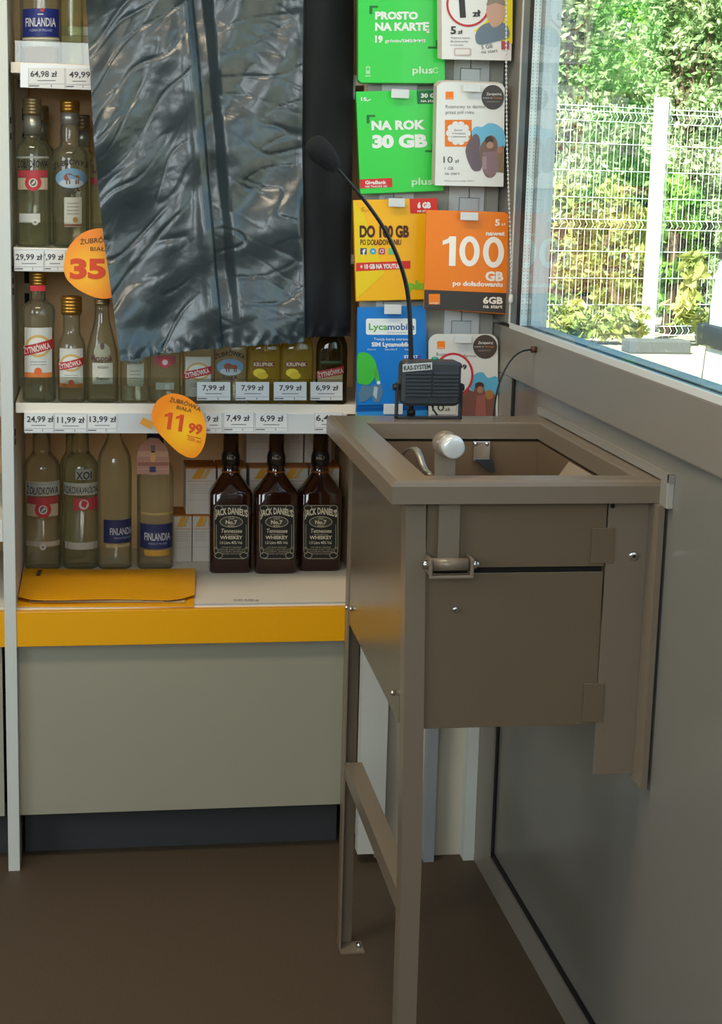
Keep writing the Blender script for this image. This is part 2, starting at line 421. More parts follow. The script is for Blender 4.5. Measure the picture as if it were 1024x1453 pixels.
RT = YR-.001+.0025
for i, (x0, x1, s_, lb) in enumerate(((279, 327, '7,99 zł', 'leftmost of the four raised price cards, reading 7,99 zł'), (334, 382, '7,99 zł', 'raised price card 7,99 zł in front of the oval blue label flask'),
      (388, 435, '7,99 zł', 'raised price card 7,99 zł in front of the right lemon flask'), (440, 486, '6,99 zł', 'raised price card reading 6,99 zł, rightmost'))):
    price_tag(x0, 542, x1, 568, s_, lb, Y=YR+.0012, tx=8, tw=32, cap=7.5, grp='raised price cards on the clear riser')

# ============================================================ BOTTLES
def sect(kind, R, H, D=None):
    D = D or R
    if kind == 'vodka':
        pr = [(0, .92), (.012, 1), (.30, .985), (.60, 1), (.645, .98), (.68, .89), (.705, .72), (.725, .54), (.75, .47), (.77, .46)]
    elif kind == 'tall':
        pr = [(0, .92), (.01, 1), (.60, 1), (.655, .985), (.69, .90), (.715, .74), (.735, .57), (.76, .49), (.88, .47)]
    elif kind == 'fin':
        pr = [(0, .92), (.012, 1), (.30, .985), (.63, 1), (.69, .985), (.735, .93), (.775, .80), (.81, .62), (.84, .48), (.865, .41), (.91, .39)]
    elif kind == 'cone':
        pr = [(0, .94), (.012, 1), (.40, 1), (.50, .95), (.62, .76), (.72, .58), (.80, .47), (.90, .43), (.95, .42)]
    elif kind == 'step':
        pr = [(0, .92), (.012, 1), (.60, .99), (.64, .95), (.67, .82), (.69, .60), (.72, .52), (.78, .55), (.83, .50), (.85, .46)]
    elif kind == 'rye':
        pr = [(0, .92), (.012, 1), (.16, .97), (.25, .93), (.55, .93), (.64, .99), (.70, 1), (.74, .92), (.765, .66), (.785, .45), (.87, .42), (.90, .42)]
    elif kind == 'wide':
        pr = [(0, .92), (.012, 1), (.45, 1), (.53, .96), (.585, .84), (.63, .66), (.67, .60), (.80, .60), (.84, .64)]
    elif kind == 'flask':
        pr = [(0, .94), (.015, 1), (.40, 1), (.55, 1), (.64, .95), (.71, .78), (.77, .48), (.81, .36), (.88, .32)]
    return [(h_*H, r_*R, (r_*D if kind != 'flask' else max(r_*D, R*.30 if h_ > .7 else 0))) for h_, r_ in pr]
def bottle(px0, px1, toppy, zbase, yc, kind, glass, label, group, capm, D=None, n=2., capr=.42, caph=.10, baseclip=None):
    xc = (at(px0, 700, 'y', yc).x+at(px1, 700, 'y', yc).x)/2
    pyb = 727
    # width at the shelf's own height
    def xat(px, z):
        lo, hi = 0, 1600
        for _ in range(40):
            mid = (lo+hi)/2
            if at(px, mid, 'y', yc).z > z: lo = mid
            else: hi = mid
        return at(px, lo, 'y', yc).x
    zt = at((px0+px1)/2, toppy, 'y', yc).z
    zm = (zbase+zt)/2-.03
    xa, xb = xat(px0, zm), xat(px1, zm)
    xc = (xa+xb)/2; R = (xb-xa)/2; H = zt-zbase; D = (D or 1)*R
    t = thing('vodka_bottle', label, 'bottle', (xc, yc, zbase), group)
    prof = sect(kind, R, H, D)
    secs = [(xc, yc, zbase+.0005+h_, r_, d_, n if r_ > .8*R else 2.) for h_, r_, d_ in prof]
    MB().loft(secs, glass, 28).build('glass', t)
    z1 = zbase+prof[-1][0]; cr = prof[-1][1]*1.12
    c = MB(); zq = z1+.52*(zt-z1) if kind in ('vodka', 'step') else z1
    if zq > z1: c.loft([(xc, yc, z1-.004, cr*1.0, cr*1.0, 2), (xc, yc, zq, cr*.98, cr*.98, 2)], mat('silver_sleeve', 'B4B2A8', .35, metal=.7), 22)
    rr_ = [(zq-.003, .98)]
    nr = max(2, int((zt-zq)/.006))
    for k in range(nr):
        za_ = zq+(zt-zq-.002)*k/nr; zb_ = zq+(zt-zq-.002)*(k+.7)/nr
        rr_ += [(za_, 1.0), (za_+.0008, 1.06), (zb_, 1.06)]
    rr_ += [(zt-.002, 1.04), (zt, .95)]
    c.loft([(xc, yc, z_, cr*q_, cr*q_, 2) for z_, q_ in rr_], capm, 22)
    c.build('cap', t)
    def mapf(px, py, l):
        P = at(px, py, 'y', yc-D)
        u = max(-.995, min(.995, (P.x-xc)/R))
        return Vector((P.x if abs(u) < .99 else xc+u*R, yc-D*(1-abs(u)**n)**(1/n)-.0006-.0004*l, P.z))
    return t, Print(mapf), (xc, yc, R, H, zt)
S1, S2, S3, S4 = 1.638, 1.288, .982, .5602
g1 = 'vodka bottles on the shelves'

def finlandia(px, py, s, p, wd=50):
    p.rect(px-wd*.48, py-20*s, px+wd*.48, py+18*s, '26337F', 1, 12, skew=.0)
    p.text('FINLANDIA', px-wd*.40, py+4*s, 12*s, 'D8DCE4', 2, wd*.80, bold=.015)
    p.text('VODKA OF FINLAND', px-wd*.30, py+11*s, 3.4*s, 'B8C0D8', 2, wd*.6)
    p.rect(px-4*s, py-13*s, px+4*s, py-11.5*s, 'C8CCD8', 2)
    p.rect(px-wd*.48, py+19*s, px+wd*.48, py+22*s, 'C9C6B4', 1, 12)
# top shelf
t, p, _ = bottle(28, 87, -95, S1, 3.385, 'fin', G_clear, 'clear vodka bottle with blue label on the top shelf, cut by the picture top', g1, M['steel'])
finlandia(57.5, 33, 1.05, p, 54); p.rect(30, 57, 85, 66, 'A8AEA8', 1, 10); p.ell(60, 14, 3, 3, 'C0392B', 2); p.build('label', t)
t, p, _ = bottle(84, 118, -90, S1, 3.47, 'fin', G_green, 'clear bottle half behind the top shelf blue label bottle', g1, M['steel']); 
cb = thing('price_box', 'pale carton behind the bottles on the top shelf near the bag', 'box', (at(112, 80, 'y', 3.52).x, 3.53, S1))
q = at(112, 80, 'y', 3.50).x; box('carton_body', q-.03, q+.055, 3.515, 3.585, S1, S1+.085, M['carton'], cb, .001)
box('carton_lid', q-.032, q+.057, 3.513, 3.587, S1+.070, S1+.0875, M['label'], cb, .001)
# second shelf
def zoladkowa(cx, yt, wd, p, s=1., txt='ŻOŁĄDKOWA', rnd=True, red=True, off=0):
    p.rect(cx-wd/2, yt-2*s, cx+wd/2, yt+.5*s, 'A8ADA6', 1, 10)
    p.text(txt, cx-wd*.47+off, yt+14*s, 11*s, '23282E', 2, wd*.94, bold=.01)
    if red:
        p.rect(cx-wd*.46, yt+18*s, cx+wd*.46, yt+28*s, 'B8444C', 1, 10)
        p.rect(cx-wd*.46, yt+29*s, cx+wd*.46, yt+46*s, 'C9B69A' if s > .9 else 'BFB79E', 1, 10)
        p.ell(cx+1, yt+36*s, 12*s, 12*s, 'C23B44', 2); p.ell(cx+1, yt+36*s, 6.5*s, 6.5*s, 'DAD5CC', 3); p.ell(cx+1, yt+36*s, 4.5*s, 4.5*s, '5A5A5C', 4)
        p.poly([(cx-2, yt+38*s), (cx+3, yt+32*s), (cx+4.5, yt+35*s), (cx, yt+39*s)], 'D8D4CC', 5)
t, p, _ = bottle(22, 72, 139, S2, 3.375, 'vodka', G_clear, 'clear vodka bottle with dark lettering and red round seal, left on second shelf', g1, M['capg'], caph=.12)
zoladkowa(46, 224, 46, p, .98); p.rect(27, 303, 57, 316, 'D0D2CC', 1, 8); p.ell(50, 315, 4.5, 4.5, 'E4E4E0', 2); p.ell(50, 315, 1.8, 1.8, '8A8A88', 3); p.build('label', t)
def zubrowka(cx, cy, p, s=1., full=True):
    p.ell(cx, cy, 22*s, 14*s, '6F94B0', 1); p.ell(cx, cy+7*s, 17*s, 6*s, 'A9B8BE', 2)
    p.text('ŻUBRÓWKA', cx-25*s, cy-12*s, 8*s, '3A3434', 3, 50*s, bold=.02, arc=7*s)
    # bison
    p.poly([(cx-11*s, cy-2*s), (cx-8*s, cy-6*s), (cx-2*s, cy-7*s), (cx+3*s, cy-4*s), (cx+10*s, cy-4*s), (cx+12*s, cy+1*s), (cx+10*s, cy+3*s), (cx-4*s, cy+3*s), (cx-9*s, cy+3*s)], '8A4A2A', 3)
    for dx in (-6, -2, 7, 10): p.rect(cx+(dx-1)*s, cy+2*s, cx+(dx+.6)*s, cy+8*s, '5A3322', 3)
    p.text('BIAŁA', cx-12*s, cy+18*s, 6.5*s, '3A3434', 3, 24*s, bold=.02, arc=-3*s)
t, p, _ = bottle(74, 126, 143, S2, 3.375, 'step', G_clear, 'clear vodka bottle with blue oval bison label on second shelf', g1, M['gold'], caph=.12)
zubrowka(101, 253, p, 1.02)
p.rect(91, 280, 116, 322, 'B4B6A8', 1, 8); 
for yy in (288, 293, 298, 303): p.rect(95, yy, 112, yy+1, '7A7468', 2, 3)
p.ell(107, 312, 4, 4, '9A7A3A', 2); p.rect(91, 318, 116, 321, '8A4A3A', 2, 6); p.build('label', t)
for (a, b, tp, lb) in ((38, 80, 150, 'clear bottle with brown cap standing behind the left bottle on second shelf'), (97, 138, 163, 'clear bottle with brown cap behind the bison label bottle on second shelf')):
    t, p, _ = bottle(a, b, tp, S2, 3.49, 'vodka', G_green, lb, g1, M['capg'])
t, p, _ = bottle(128, 172, 160, S2, 3.385, 'vodka', G_green, 'clear bottle with dark label, mostly behind the black bag on second shelf', g1, M['capg'])
p.text('LUX', 131, 245, 12, '4A2A2A', 1, 22, bold=.02); p.rect(129, 252, 160, 262, '7A3038', 1, 6); p.build('label', t)

# third shelf
def zytniowka(cx, cy, wd, s, p, orange=True):
    hh = 36*s
    p.rect(cx-wd/2, cy-hh*.72, cx+wd/2, cy+hh*1.25, 'C9CAC2', 1, 8)
    p.ell(cx, cy, wd*.46, 16*s, 'C8A560', 2); p.ell(cx, cy, wd*.38, 12*s, 'D6D6CE', 3)
    p.rect(cx-wd*.55, cy+1*s, cx+wd*.55, cy+15*s, 'B4262C', 4, 10, skew=-11*s/(1.1*wd))
    p.text('ŻYTNIÓWKA', cx-wd*.50, cy+12*s, 9*s, 'E4DCD4', 6, wd*.98, bold=.02, rot=-13)
    p.rect(cx-wd*.3, cy+22*s, cx+wd*.3, cy+23*s, '8A8A86', 2, 3); p.rect(cx-wd*.3, cy+26*s, cx+wd*.3, cy+27*s, '8A8A86', 2, 3)
    if orange:
        p.rect(cx-wd/2, cy+hh*1.05, cx+wd/2, cy+hh*1.25, 'D07A3A', 2, 8); p.ell(cx, cy+hh, 5.5*s, 5.5*s, 'D8602A', 4)
g3 = 'bottles on the third shelf'
t, p, (xc, yc, R, H, zt) = bottle(31, 79, 386, S3, 3.34, 'rye', G_clear, 'tallest clear rye vodka bottle with gold cap on the third shelf', g3, M['gold'])
zytniowka(54, 491, 39, 1.0, p); p.rect(43, 405, 64, 413, 'C0282C', 1, 4); p.build('label', t)
t, p, _ = bottle(82, 122, 420, S3, 3.335, 'wide', G_clear, 'short clear rye vodka bottle with wide gold cap on the third shelf', g3, M['gold'], caph=.16)
zytniowka(101, 515, 33, .78, p); p.build('label', t)
t, p, _ = bottle(122, 168, 424, S3, 3.338, 'cone', G_clear, 'clear cone-shouldered bottle with script label below the 35 disc', g3, M['capg'])
p.rect(131, 515, 160, 545, 'BFC0B4', 1, 8); p.ell(145, 500, 12, 13, '9FA28E', 1); p.text('Krupnik', 130, 512, 8.5, '5A3A3E', 3, 30, bold=.02); p.text('WÓDKA', 138, 523, 4, '6A5A5A', 3, 16)
p.text('Premium', 137, 539, 4.5, '5A5050', 3, 18, bold=.01); p.ell(145, 491, 3, 5, '5A4A4A', 2); p.build('label', t)
fl = ((171, 211, 'clear flask with grey label just right of the cone bottle', G_clear), (212, 256, 'clear flask with red seal above the egg-shaped sign', G_clear), (259, 305, 'clear flask with slanted red band behind leftmost raised card', G_clear),
      (303, 350, 'clear flask with blue oval bison label on the third shelf', G_clear), (350, 398, 'left yellow lemon vodka flask on the third shelf', G_lemon), (397, 444, 'right yellow lemon vodka flask on the third shelf', G_lemon), (448, 492, 'dark olive flask with slanted red band at shelf end', G_amber))
for i, (a, b, lb, gm) in enumerate(fl):
    t, p, _ = bottle(a, b, 440, S3, 3.332, 'flask', gm, lb, g3, M['capg'], D=.55, n=2.8)
    c = (a+b)/2
    if i == 0:
        p.rect(c-11, 515, c+13, 548, 'A8A998', 1, 8); p.ell(c, 505, 15, 10, '7C8C8E', 1); p.text('BIAŁA', c-10, 517, 6, '55504A', 3, 20)
        for yy in (526, 531, 536): p.rect(c-7, yy, c+8, yy+1, '77705F', 2)
        p.rect(c-11, 545, c+13, 548, '8A6A4A', 2)
    if i == 1:
        p.rect(c-16, 505, c+16, 517, 'A04A50', 1, 6); p.ell(c, 514, 8, 8, 'C0404A', 2); p.ell(c, 514, 4, 4, 'D0CCC4', 3); p.rect(c-13, 543, c+13, 553, 'C8CAC4', 1, 6); p.ell(c+3, 549, 4, 4, 'E6E6E2', 2)
    if i == 2: zytniowka(c-1, 527, 36, .8, p, False)
    if i == 3: zubrowka(c, 521, p, .86)
    if i in (4, 5):
        p.rect(c-15, 513, c+15, 521, '7A2A24', 2, 6, skew=.0); p.text('KRUPNIK', c-14, 519.5, 5.5, 'D8CFA8', 4, 28, bold=.02)
        p.ell(c-6, 529, 9, 6, 'E0C832', 2); p.ell(c-2, 533, 8, 5, 'D0B020', 3)
    if i == 6:
        p.rect(c-19, 528, c+16, 560, 'A89A6E', 1, 8)
        p.rect(c-20, 527, c+18, 538, '9C2428', 4, 8, skew=-.21); p.text('ŻYTNIÓWKA', c-18, 536, 7, 'D8C8B8', 6, 36, bold=.02, rot=-12)
        p.rect(c-15, 512, c+14, 516, '2E4A2A', 2, 6)
    p.build('label', t)

# bottom shelf vodka
g4 = 'vodka bottles on the bottom shelf'
t, p, _ = bottle(34, 86, 585, S4, 3.655, 'tall', G_clear, 'clear vodka bottle with dark lettering, leftmost on the bottom shelf', g4, M['capg'])
p.rect(36, 684, 84, 704, 'B9BDB0', 0, 12); zoladkowa(60, 688, 48, p, .98); p.rect(37, 769, 84, 776, 'C8B8A0', 1, 8); p.ell(61, 776, 4.5, 4.5, 'D8D4C8', 2); p.ell(61, 776, 1.8, 1.8, '8A7A6A', 3); p.build('label', t)
t, p, _ = bottle(88, 140, 585, S4, 3.665, 'tall', G_clear, 'clear vodka bottle with its label turned aside, second on the bottom shelf', g4, M['capg'])
p.rect(90, 686, 138, 703, 'B4B8AC', 0, 12); p.text('ĄDKOWA', 90, 701, 11, '23282E', 2, 26, bold=.01); p.rect(107, 666, 131, 681, '9AA096', 1, 6); p.text('XOI', 108, 680, 11, '2A2E30', 2, 22, bold=.02); p.text('WÓDK', 115, 700, 9, '2A2E30', 2, 24, bold=.01, skew=.3)
p.rect(104, 707, 138, 724, 'B8444C', 1, 8); p.ell(119, 716, 7, 7, 'D0C8BE', 2); p.ell(119, 716, 4, 4, 'B8444C', 3); p.rect(92, 770, 138, 780, 'B8B4A4', 1, 8); p.build('label', t)
t, p, _ = bottle(85, 120, 590, S4, 3.76, 'tall', G_green, 'clear bottle hidden between the first two bottles of the bottom shelf', g4, M['capg'])
NAVY = mat('navy_cap', '22264E', .4)
t, p, _ = bottle(138, 187, 590, S4, 3.655, 'fin', G_clear, 'frosted clear bottle with navy label turned right, third on bottom shelf', g4, NAVY)
p.rect(147, 738, 186, 771, '26305F', 1, 10); p.text('FINLANDIA', 156, 759, 10, 'C8CCD4', 2, 34, bold=.015); p.text('VODKA OF FINLAND', 161, 765, 3, 'A8B0C8', 2, 24); p.rect(150, 773, 184, 777, 'B8A878', 1, 8); p.build('label', t)
t, p, (xc, yc, R, H, zt) = bottle(194, 246, 612, S4, 3.65, 'fin', G_clear, 'clear bottle with navy label and pink picture tag round its neck', g4, NAVY)
p.rect(199, 744, 245, 779, '26305F', 1, 12); p.text('FINLANDIA', 205, 767, 11, 'C8CCD4', 2, 37, bold=.015); p.text('VODKA OF FINLAND', 210, 773, 3, 'A8B0C8', 2, 27); p.rect(205, 781, 240, 789, 'C8963A', 1, 8); p.rect(200, 728, 246, 731, 'B8A060', 1, 8); p.build('label', t)
ct = MB().prism([at(x, y, 'y', 3.60) for x, y in ((194, 673), (240, 673), (240, 652), (236, 634), (225, 622), (212, 621), (199, 632), (194, 652))], .0008, mat('tag_pink', 'B98E7C', .4)).build('neck_tag', t)
p = Print(planemap(3.60)); p.rect(195, 640, 239, 648, 'C9A488'); p.rect(195, 656, 239, 661, 'A06A58'); p.ell(217, 648, 4, 8, 'E0B070', 2, 16); p.rect(212, 662, 221, 670, '3A3A6A', 2); p.rect(195, 665, 239, 666, 'C8A898', 1); p.rect(214, 632, 220, 642, '7A6A6A', 2); p.build('tag_print', ct)

# whiskey
def whiskey(cx, base, label, yc):
    zb = S4; D = .036
    x0 = at(cx-30, 760, 'y', yc-D).x; x1 = at(cx+30, 760, 'y', yc-D).x
    xc = (x0+x1)/2; R = (x1-x0)/2
    t = thing('whiskey_bottle', label, 'bottle', (xc, yc, zb), 'square whiskey bottles on the bottom shelf')
    Z = lambda py: at(cx, py, 'y', yc-.01).z
    zs1 = Z(697); zs2 = Z(676); zn0 = Z(660); zt = Z(606)
    MB().loft([(xc, yc, zb+.0005, R*.94, D*.94, 7), (xc, yc, zb+.004, R, D, 8), (xc, yc, zs1-.004, R, D, 8), (xc, yc, zs1+.004, R*.93, D*.93, 5), (xc, yc, zs2, R*.50, D*.62, 2.6), (xc, yc, zs2+.007, R*.40, R*.42, 2), (xc, yc, zn0, R*.37, R*.37, 2), (xc, yc, zt-.02, R*.35, R*.35, 2)], M['whisky'], 40).build('glass', t)
    MB().loft([(xc, yc, zn0, R*.44, R*.44, 2), (xc, yc, zn0+.02, R*.43, R*.43, 2), (xc, yc, zn0+.042, R*.30, R*.30, 2), (xc, yc, zn0+.045, R*.345, R*.345, 2), (xc, yc, zt, R*.345, R*.345, 2)], mat('black_cap_film', '121010', .35), 22).build('cap', t)
    MB().loft([(xc, yc, zs2+.009, R*.43, R*.43, 2), (xc, yc, zs2+.013, R*.43, R*.43, 2)], mat('amber_band', '7A4418', .3), 22).build('neck_band', t)
    pf = planemap(yc-D-.0006)
    p = Print(pf); W_ = 'CFC6AC'; W2 = 'A89E84'
    a, b, yt, yb = cx-25.5, cx+25.5, 716, 794
    p.rect(a, yt, b, yb, M['jdlabel'], 0)
    for (xa, ya, xb_, yb_) in ((a+7, yt+1, b-7, yt+1.7), (a+7, yb-1.7, b-7, yb-1), (a+1, yt+14, a+1.7, yb-12), (b-1.7, yt+14, b-1, yb-12), (a+4, yt+28, a+4.6, yb-14), (b-4.6, yt+28, b-4, yb-14)): p.rect(xa, ya, xb_, yb_, W2, 1)
    for sx in (-1, 1):
        for sy, yy in ((-1, yt+5), (1, yb-6)):
            p.ring(cx+sx*18, yy+sy*0, 6, 4.5, .8, W2, 1, n=14); p.ring(cx+sx*21.5, yy+(-sy)*7, 3, 5, .7, W2, 1, n=12)
    p.text('JACK DANIEL\u2019S', cx-23, yt+18, 9.5, W_, 2, 46, bold=.03, arc=4.5)
    p.ell(cx, yt+24.5, 16, 7.5, '3A362E', 1); p.ring(cx, yt+24.5, 16.5, 8, 1, W2, 2, n=28); p.text('OLD', cx-4, yt+21, 2.6, W_, 2, 8); p.text('No.7', cx-8, yt+27.5, 5.5, W_, 3, 16, bold=.03); p.text('BRAND', cx-4.5, yt+31, 2.2, W_, 2, 9)
    p.text('Tennessee', cx-15, yt+40, 6, W_, 2, 30, bold=.01, skew=.15); p.rect(cx-10, yt+42.2, cx+10, yt+42.8, W2)
    p.text('WHISKEY', cx-16, yt+49, 5, W_, 2, 32, bold=.03)
    p.text('1.0 Litre 40% Vol.', cx-16, yt+56, 4.4, W_, 2, 32, bold=.01)
    for k, ww in enumerate((14, 18, 17, 13)): p.text('DISTILLED & BOTTLED BY' if k % 2 else 'LYNCHBURG TENNESSEE', cx-ww, yt+61.5+k*3.1, 2.1, W2, 2, ww*2)
    p.build('label', t)
    # neck lettering
    rn = R*.44
    p = Print(lambda px, py, l: Vector(((lambda P: (P.x, yc-math.sqrt(max(1e-8, rn**2-min(rn*.98, abs(P.x-xc))**2))-.001-.0003*l, P.z))(at(px, py, 'y', yc-rn)))))
    p.text('No.7', cx-6, 652, 4, 'A9A08A', 2, 12, bold=.02); p.text('OLD', cx-3, 647, 2, 'A9A08A', 2, 6); p.build('neck_print', t)
whiskey(328, 812, 'square dark whiskey bottle, left of the three', 3.615)
whiskey(392.5, 812, 'square dark whiskey bottle, middle of the three', 3.605)
whiskey(455, 808, 'square dark whiskey bottle, right of the three beside the steel counter', 3.625)

# cartons behind
cart = [(246, 272, 728, 800, 3.70, 'lower white carton beside the navy label bottle'), (272.5, 299, 728, 800, 3.70, 'lower white carton left of the left whiskey bottle'),
        (263, 306, 655, 727, 3.70, 'white carton with yellow corner, upper one beside the egg-shaped sign'),
        (308, 349, 655, 727, 3.70, 'white carton behind the neck of the left whiskey bottle'), (353, 392, 655, 727, 3.70, 'white carton between left and middle whiskey necks'),
        (393, 436, 655, 727, 3.70, 'white carton between middle and right whiskey necks'), (438, 480, 655, 727, 3.70, 'white carton behind the right whiskey bottle'),
        (300, 341, 728, 800, 3.70, 'lower carton hidden behind the left whiskey bottle'), (342, 388, 728, 800, 3.70, 'lower carton seen between left and middle whiskey bottles'), (389, 434, 728, 800, 3.70, 'lower carton behind the middle whiskey bottle'), (435, 480, 728, 800, 3.70, 'lower carton behind the right whiskey bottle'),
        (349, 389, 583, 654, 3.75, 'topmost carton right of the left whiskey cap'), (390.5, 430, 583, 652, 3.75, 'topmost carton right of the middle whiskey cap'), (431.5, 470, 583, 652, 3.75, 'topmost carton behind the right whiskey cap')]
zprev = None
for (a, b, y0_, y1_, Y, lb) in cart:
    lvl = 0 if y1_ == 800 else (1 if y1_ == 727 else 2)
    hh = .1115; zb = S4+lvl*hh+.0005; zt = zb+hh-.001
    P0 = at(a, y1_, 'y', Y); P1 = at(b, y1_, 'y', Y)
    x0_, x1_ = P0.x+.0005, P1.x-.0005
    t = thing('carton', lb, 'box', ((x0_+x1_)/2, Y+.05, zb), 'white and yellow cartons behind the whiskey')
    MB().box(x0_, x1_, Y, Y+.095, zb, zt-.004, M['carton'], .0008).build('carton_body', t)
    MB().box(x0_, x1_, Y-.0005, Y+.095, zt-.004, zt, M['cartonO']).build('carton_lid', t)
    p = MB(); w_ = x1_-x0_; y_ = Y-.0012
    def q4(u0, v0, u1, v1, m): p.add([(x0_+u0*w_, y_, zb+v0*hh), (x0_+u1*w_, y_, zb+v0*hh), (x0_+u1*w_, y_, zb+v1*hh), (x0_+u0*w_, y_, zb+v1*hh)], [(0, 1, 2, 3)], m)
    p.add([(x0_+.18*w_, y_, zb+.74*hh), (x0_+.48*w_, y_, zb+.74*hh), (x0_+.66*w_, y_, zb+.95*hh), (x0_+.40*w_, y_, zb+.95*hh)], [(0, 1, 2, 3)], ink('D89A20'))
    p.add([(x0_+.50*w_, y_, zb+.74*hh), (x0_+.66*w_, y_, zb+.74*hh), (x0_+.84*w_, y_, zb+.95*hh), (x0_+.70*w_, y_, zb+.95*hh)], [(0, 1, 2, 3)], ink('C9A86A'))
    q4(.06, .69, .94, .70, ink('B87A5A'))
    for k in range(5): q4(.12, .62-k*.045, .85-.1*(k % 2), .63-k*.045, ink('ADA296'))
    q4(.06, .30, .94, .305, ink('A89C8C'))
    p.build('print', t, recalc=False)

# yellow folder on the bottom shelf
fo = thing('document_folder', 'large yellow card folder lying in front of the vodka bottles', 'folder', (at(150, 850, 'z', .563)[0], 3.42, .5605))
FY = mat('yellow_card', 'F0A800', .5, bump=.08, scale=30, var=.04)
zf = .5612
def Z(px, py, z): return at(px, py, 'z', z)
b = MB()
A = [Z(22, 861, zf), Z(275, 861, zf), Z(275, 812, zf), Z(36, 808, zf)]
b.add([v for v in A]+[v+Vector((0, 0, .0015)) for v in A], [(0, 1, 2, 3), (4, 5, 6, 7), (0, 1, 5, 4), (1, 2, 6, 5), (2, 3, 7, 6), (3, 0, 4, 7)], FY); b.build('back_cover', fo)
b = MB()
nn = 14; vs = []; fs = []
for i in range(nn+1):
    u = i/nn
    xf = 26+(276-26)*u; cut = 0
    yf = 851-(4 if 0 else 0) - (7*max(0, (u-.9)/.1)) - (4*max(0, (.08-u)/.08)); yf += .8*math.sin(u*9)
    P = Z(xf, yf, zf+.010+.002*math.sin(u*5)); Q = Z(34+(277-34)*u, 807+1.5*math.sin(u*3.1), zf+.010)
    vs += [P, Q, P+Vector((0, 0, .0012)), Q+Vector((0, 0, .0012))]
    if i:
        k = 4*i
        fs += [(k-4, k-3, k+1, k), (k-2, k+2, k+3, k-1), (k-4, k, k+2, k-2), (k-3, k-1, k+3, k+1)]
fs += [(0, 1, 3, 2), (4*nn, 4*nn+2, 4*nn+3, 4*nn+1)]
b.add(vs, fs, FY); b.build('front_flap', fo)
b = MB()
for k in range(3):
    z_ = zf+.003+k*.002; B = [Z(40+k*22, 855-k*1.2, z_), Z(262-k*30, 855-k*1.2, z_), Z(262-k*8, 812, z_), Z(44+k*5, 812, z_)]
    b.add([v for v in B]+[v+Vector((0, 0, .0006)) for v in B], [(0, 1, 2, 3), (4, 5, 6, 7), (0, 1, 5, 4), (1, 2, 6, 5), (2, 3, 7, 6), (3, 0, 4, 7)], mat('old_paper', 'C9B58A', .7))
b.build('papers', fo)
B = [Z(51, 817, zf+.0125), Z(57, 817, zf+.0125), Z(60, 809, zf+.0125), Z(54, 809, zf+.0125)]
MB().add([v for v in B]+[v+Vector((0, 0, .0008)) for v in B], [(0, 1, 2, 3), (4, 5, 6, 7), (0, 1, 5, 4), (1, 2, 6, 5), (2, 3, 7, 6), (3, 0, 4, 7)], mat('dark_clip', '5A4A20', .5)).build('clip', fo)

# small label lying in the clear edge strip of the bottom shelf
p = Print(lambda px, py, l: at(px, py, 'z', .5614+.0002*l))
p.text('7,49 9,99 zł', 331, 852.5, 2.5, '6A6258', 1, 36)
p.build('edge_print', rk)

# ============================================================ WOBBLERS
def blob(pts, n=64):
    # closed Catmull-Rom
    out = []; m_ = len(pts)
    for i in range(m_):
        p0, p1, p2, p3 = [pts[(i+k-1) % m_] for k in range(4)]
        for j in range(max(2, n//m_)):
            t_ = j/max(2, n//m_)
            out.append(tuple(.5*((2*p1[a])+(-p0[a]+p2[a])*t_+(2*p0[a]-5*p1[a]+4*p2[a]-p3[a])*t_**2+(-p0[a]+3*p1[a]-3*p2[a]+p3[a])*t_**3) for a in (0, 1)))
    return out
def orange_mat():
    m = bpy.data.materials.new('orange_print'); m.use_nodes = True; t = m.node_tree; b = t.nodes['Principled BSDF']; b.inputs['Roughness'].default_value = .35
    tc = t.nodes.new('ShaderNodeTexCoord'); g_ = t.nodes.new('ShaderNodeTexGradient'); g_.gradient_type = 'SPHERICAL'
    mp = t.nodes.new('ShaderNodeMapping'); mp.inputs['Scale'].default_value = (16, 16, 16); mp.inputs['Location'].default_value = (0, 0, -.9)
    cr = t.nodes.new('ShaderNodeValToRGB'); cr.color_ramp.elements[0].color = (*lin('F58A0A'), 1); cr.color_ramp.elements[1].color = (*lin('FFC818'), 1)
    t.links.new(tc.outputs['Object'], mp.inputs[0]); t.links.new(mp.outputs[0], g_.inputs[0]); t.links.new(g_.outputs[1], cr.inputs[0]); t.links.new(cr.outputs[0], b.inputs['Base Color'])
    return m
OM = orange_mat()
def wobbler(outline, Y, label, loc):
    t = thing('price_sign', label, 'price sign', loc, 'orange price signs clipped to shelf edges')
    MB().prism([at(x, y, 'y', Y) for x, y in blob(outline)][::-1], .001, OM).build('sign_card', t); return t
YW = 3.262
c = at(128, 424, 'y', YW)
t = wobbler([(91, 385), (95, 355), (115, 332), (140, 324), (166, 328), (186, 350), (190, 385), (176, 412), (150, 424), (122, 417), (100, 402)], YW, 'round orange price sign reading 35, half behind the black bag', c)
p = Print(planemap(YW)); p.text('ŻUBRÓWKA', 114, 347, 7, '6A4A10', 2, 58, bold=.02, rot=-2, arc=2); p.text('BIAŁA', 128, 356, 6, '6A4A10', 2, 28, bold=.01)
p.text('35', 99, 394, 27, 'D8481A', 2, 51, bold=.05); p.text('99', 158, 384, 14, 'D8481A', 2, 24, bold=.05); p.build('print', t)
c2 = at(120, 360, 'y', YW+.005); MB().box(c2.x-.012, c2.x+.012, YW+.001, YR-.0035, c2.z-.004, c2.z-.003, M['plas']).build('spring_strip', t)
YW2 = 3.255
c = at(262, 650, 'y', YW2)
t = wobbler([(215, 590), (222, 570), (240, 559), (262, 562), (282, 578), (292, 603), (290, 630), (277, 649), (258, 645), (238, 628), (222, 610)], YW2, 'egg-shaped orange price sign reading 11 99 above the pink-tagged bottle', c)
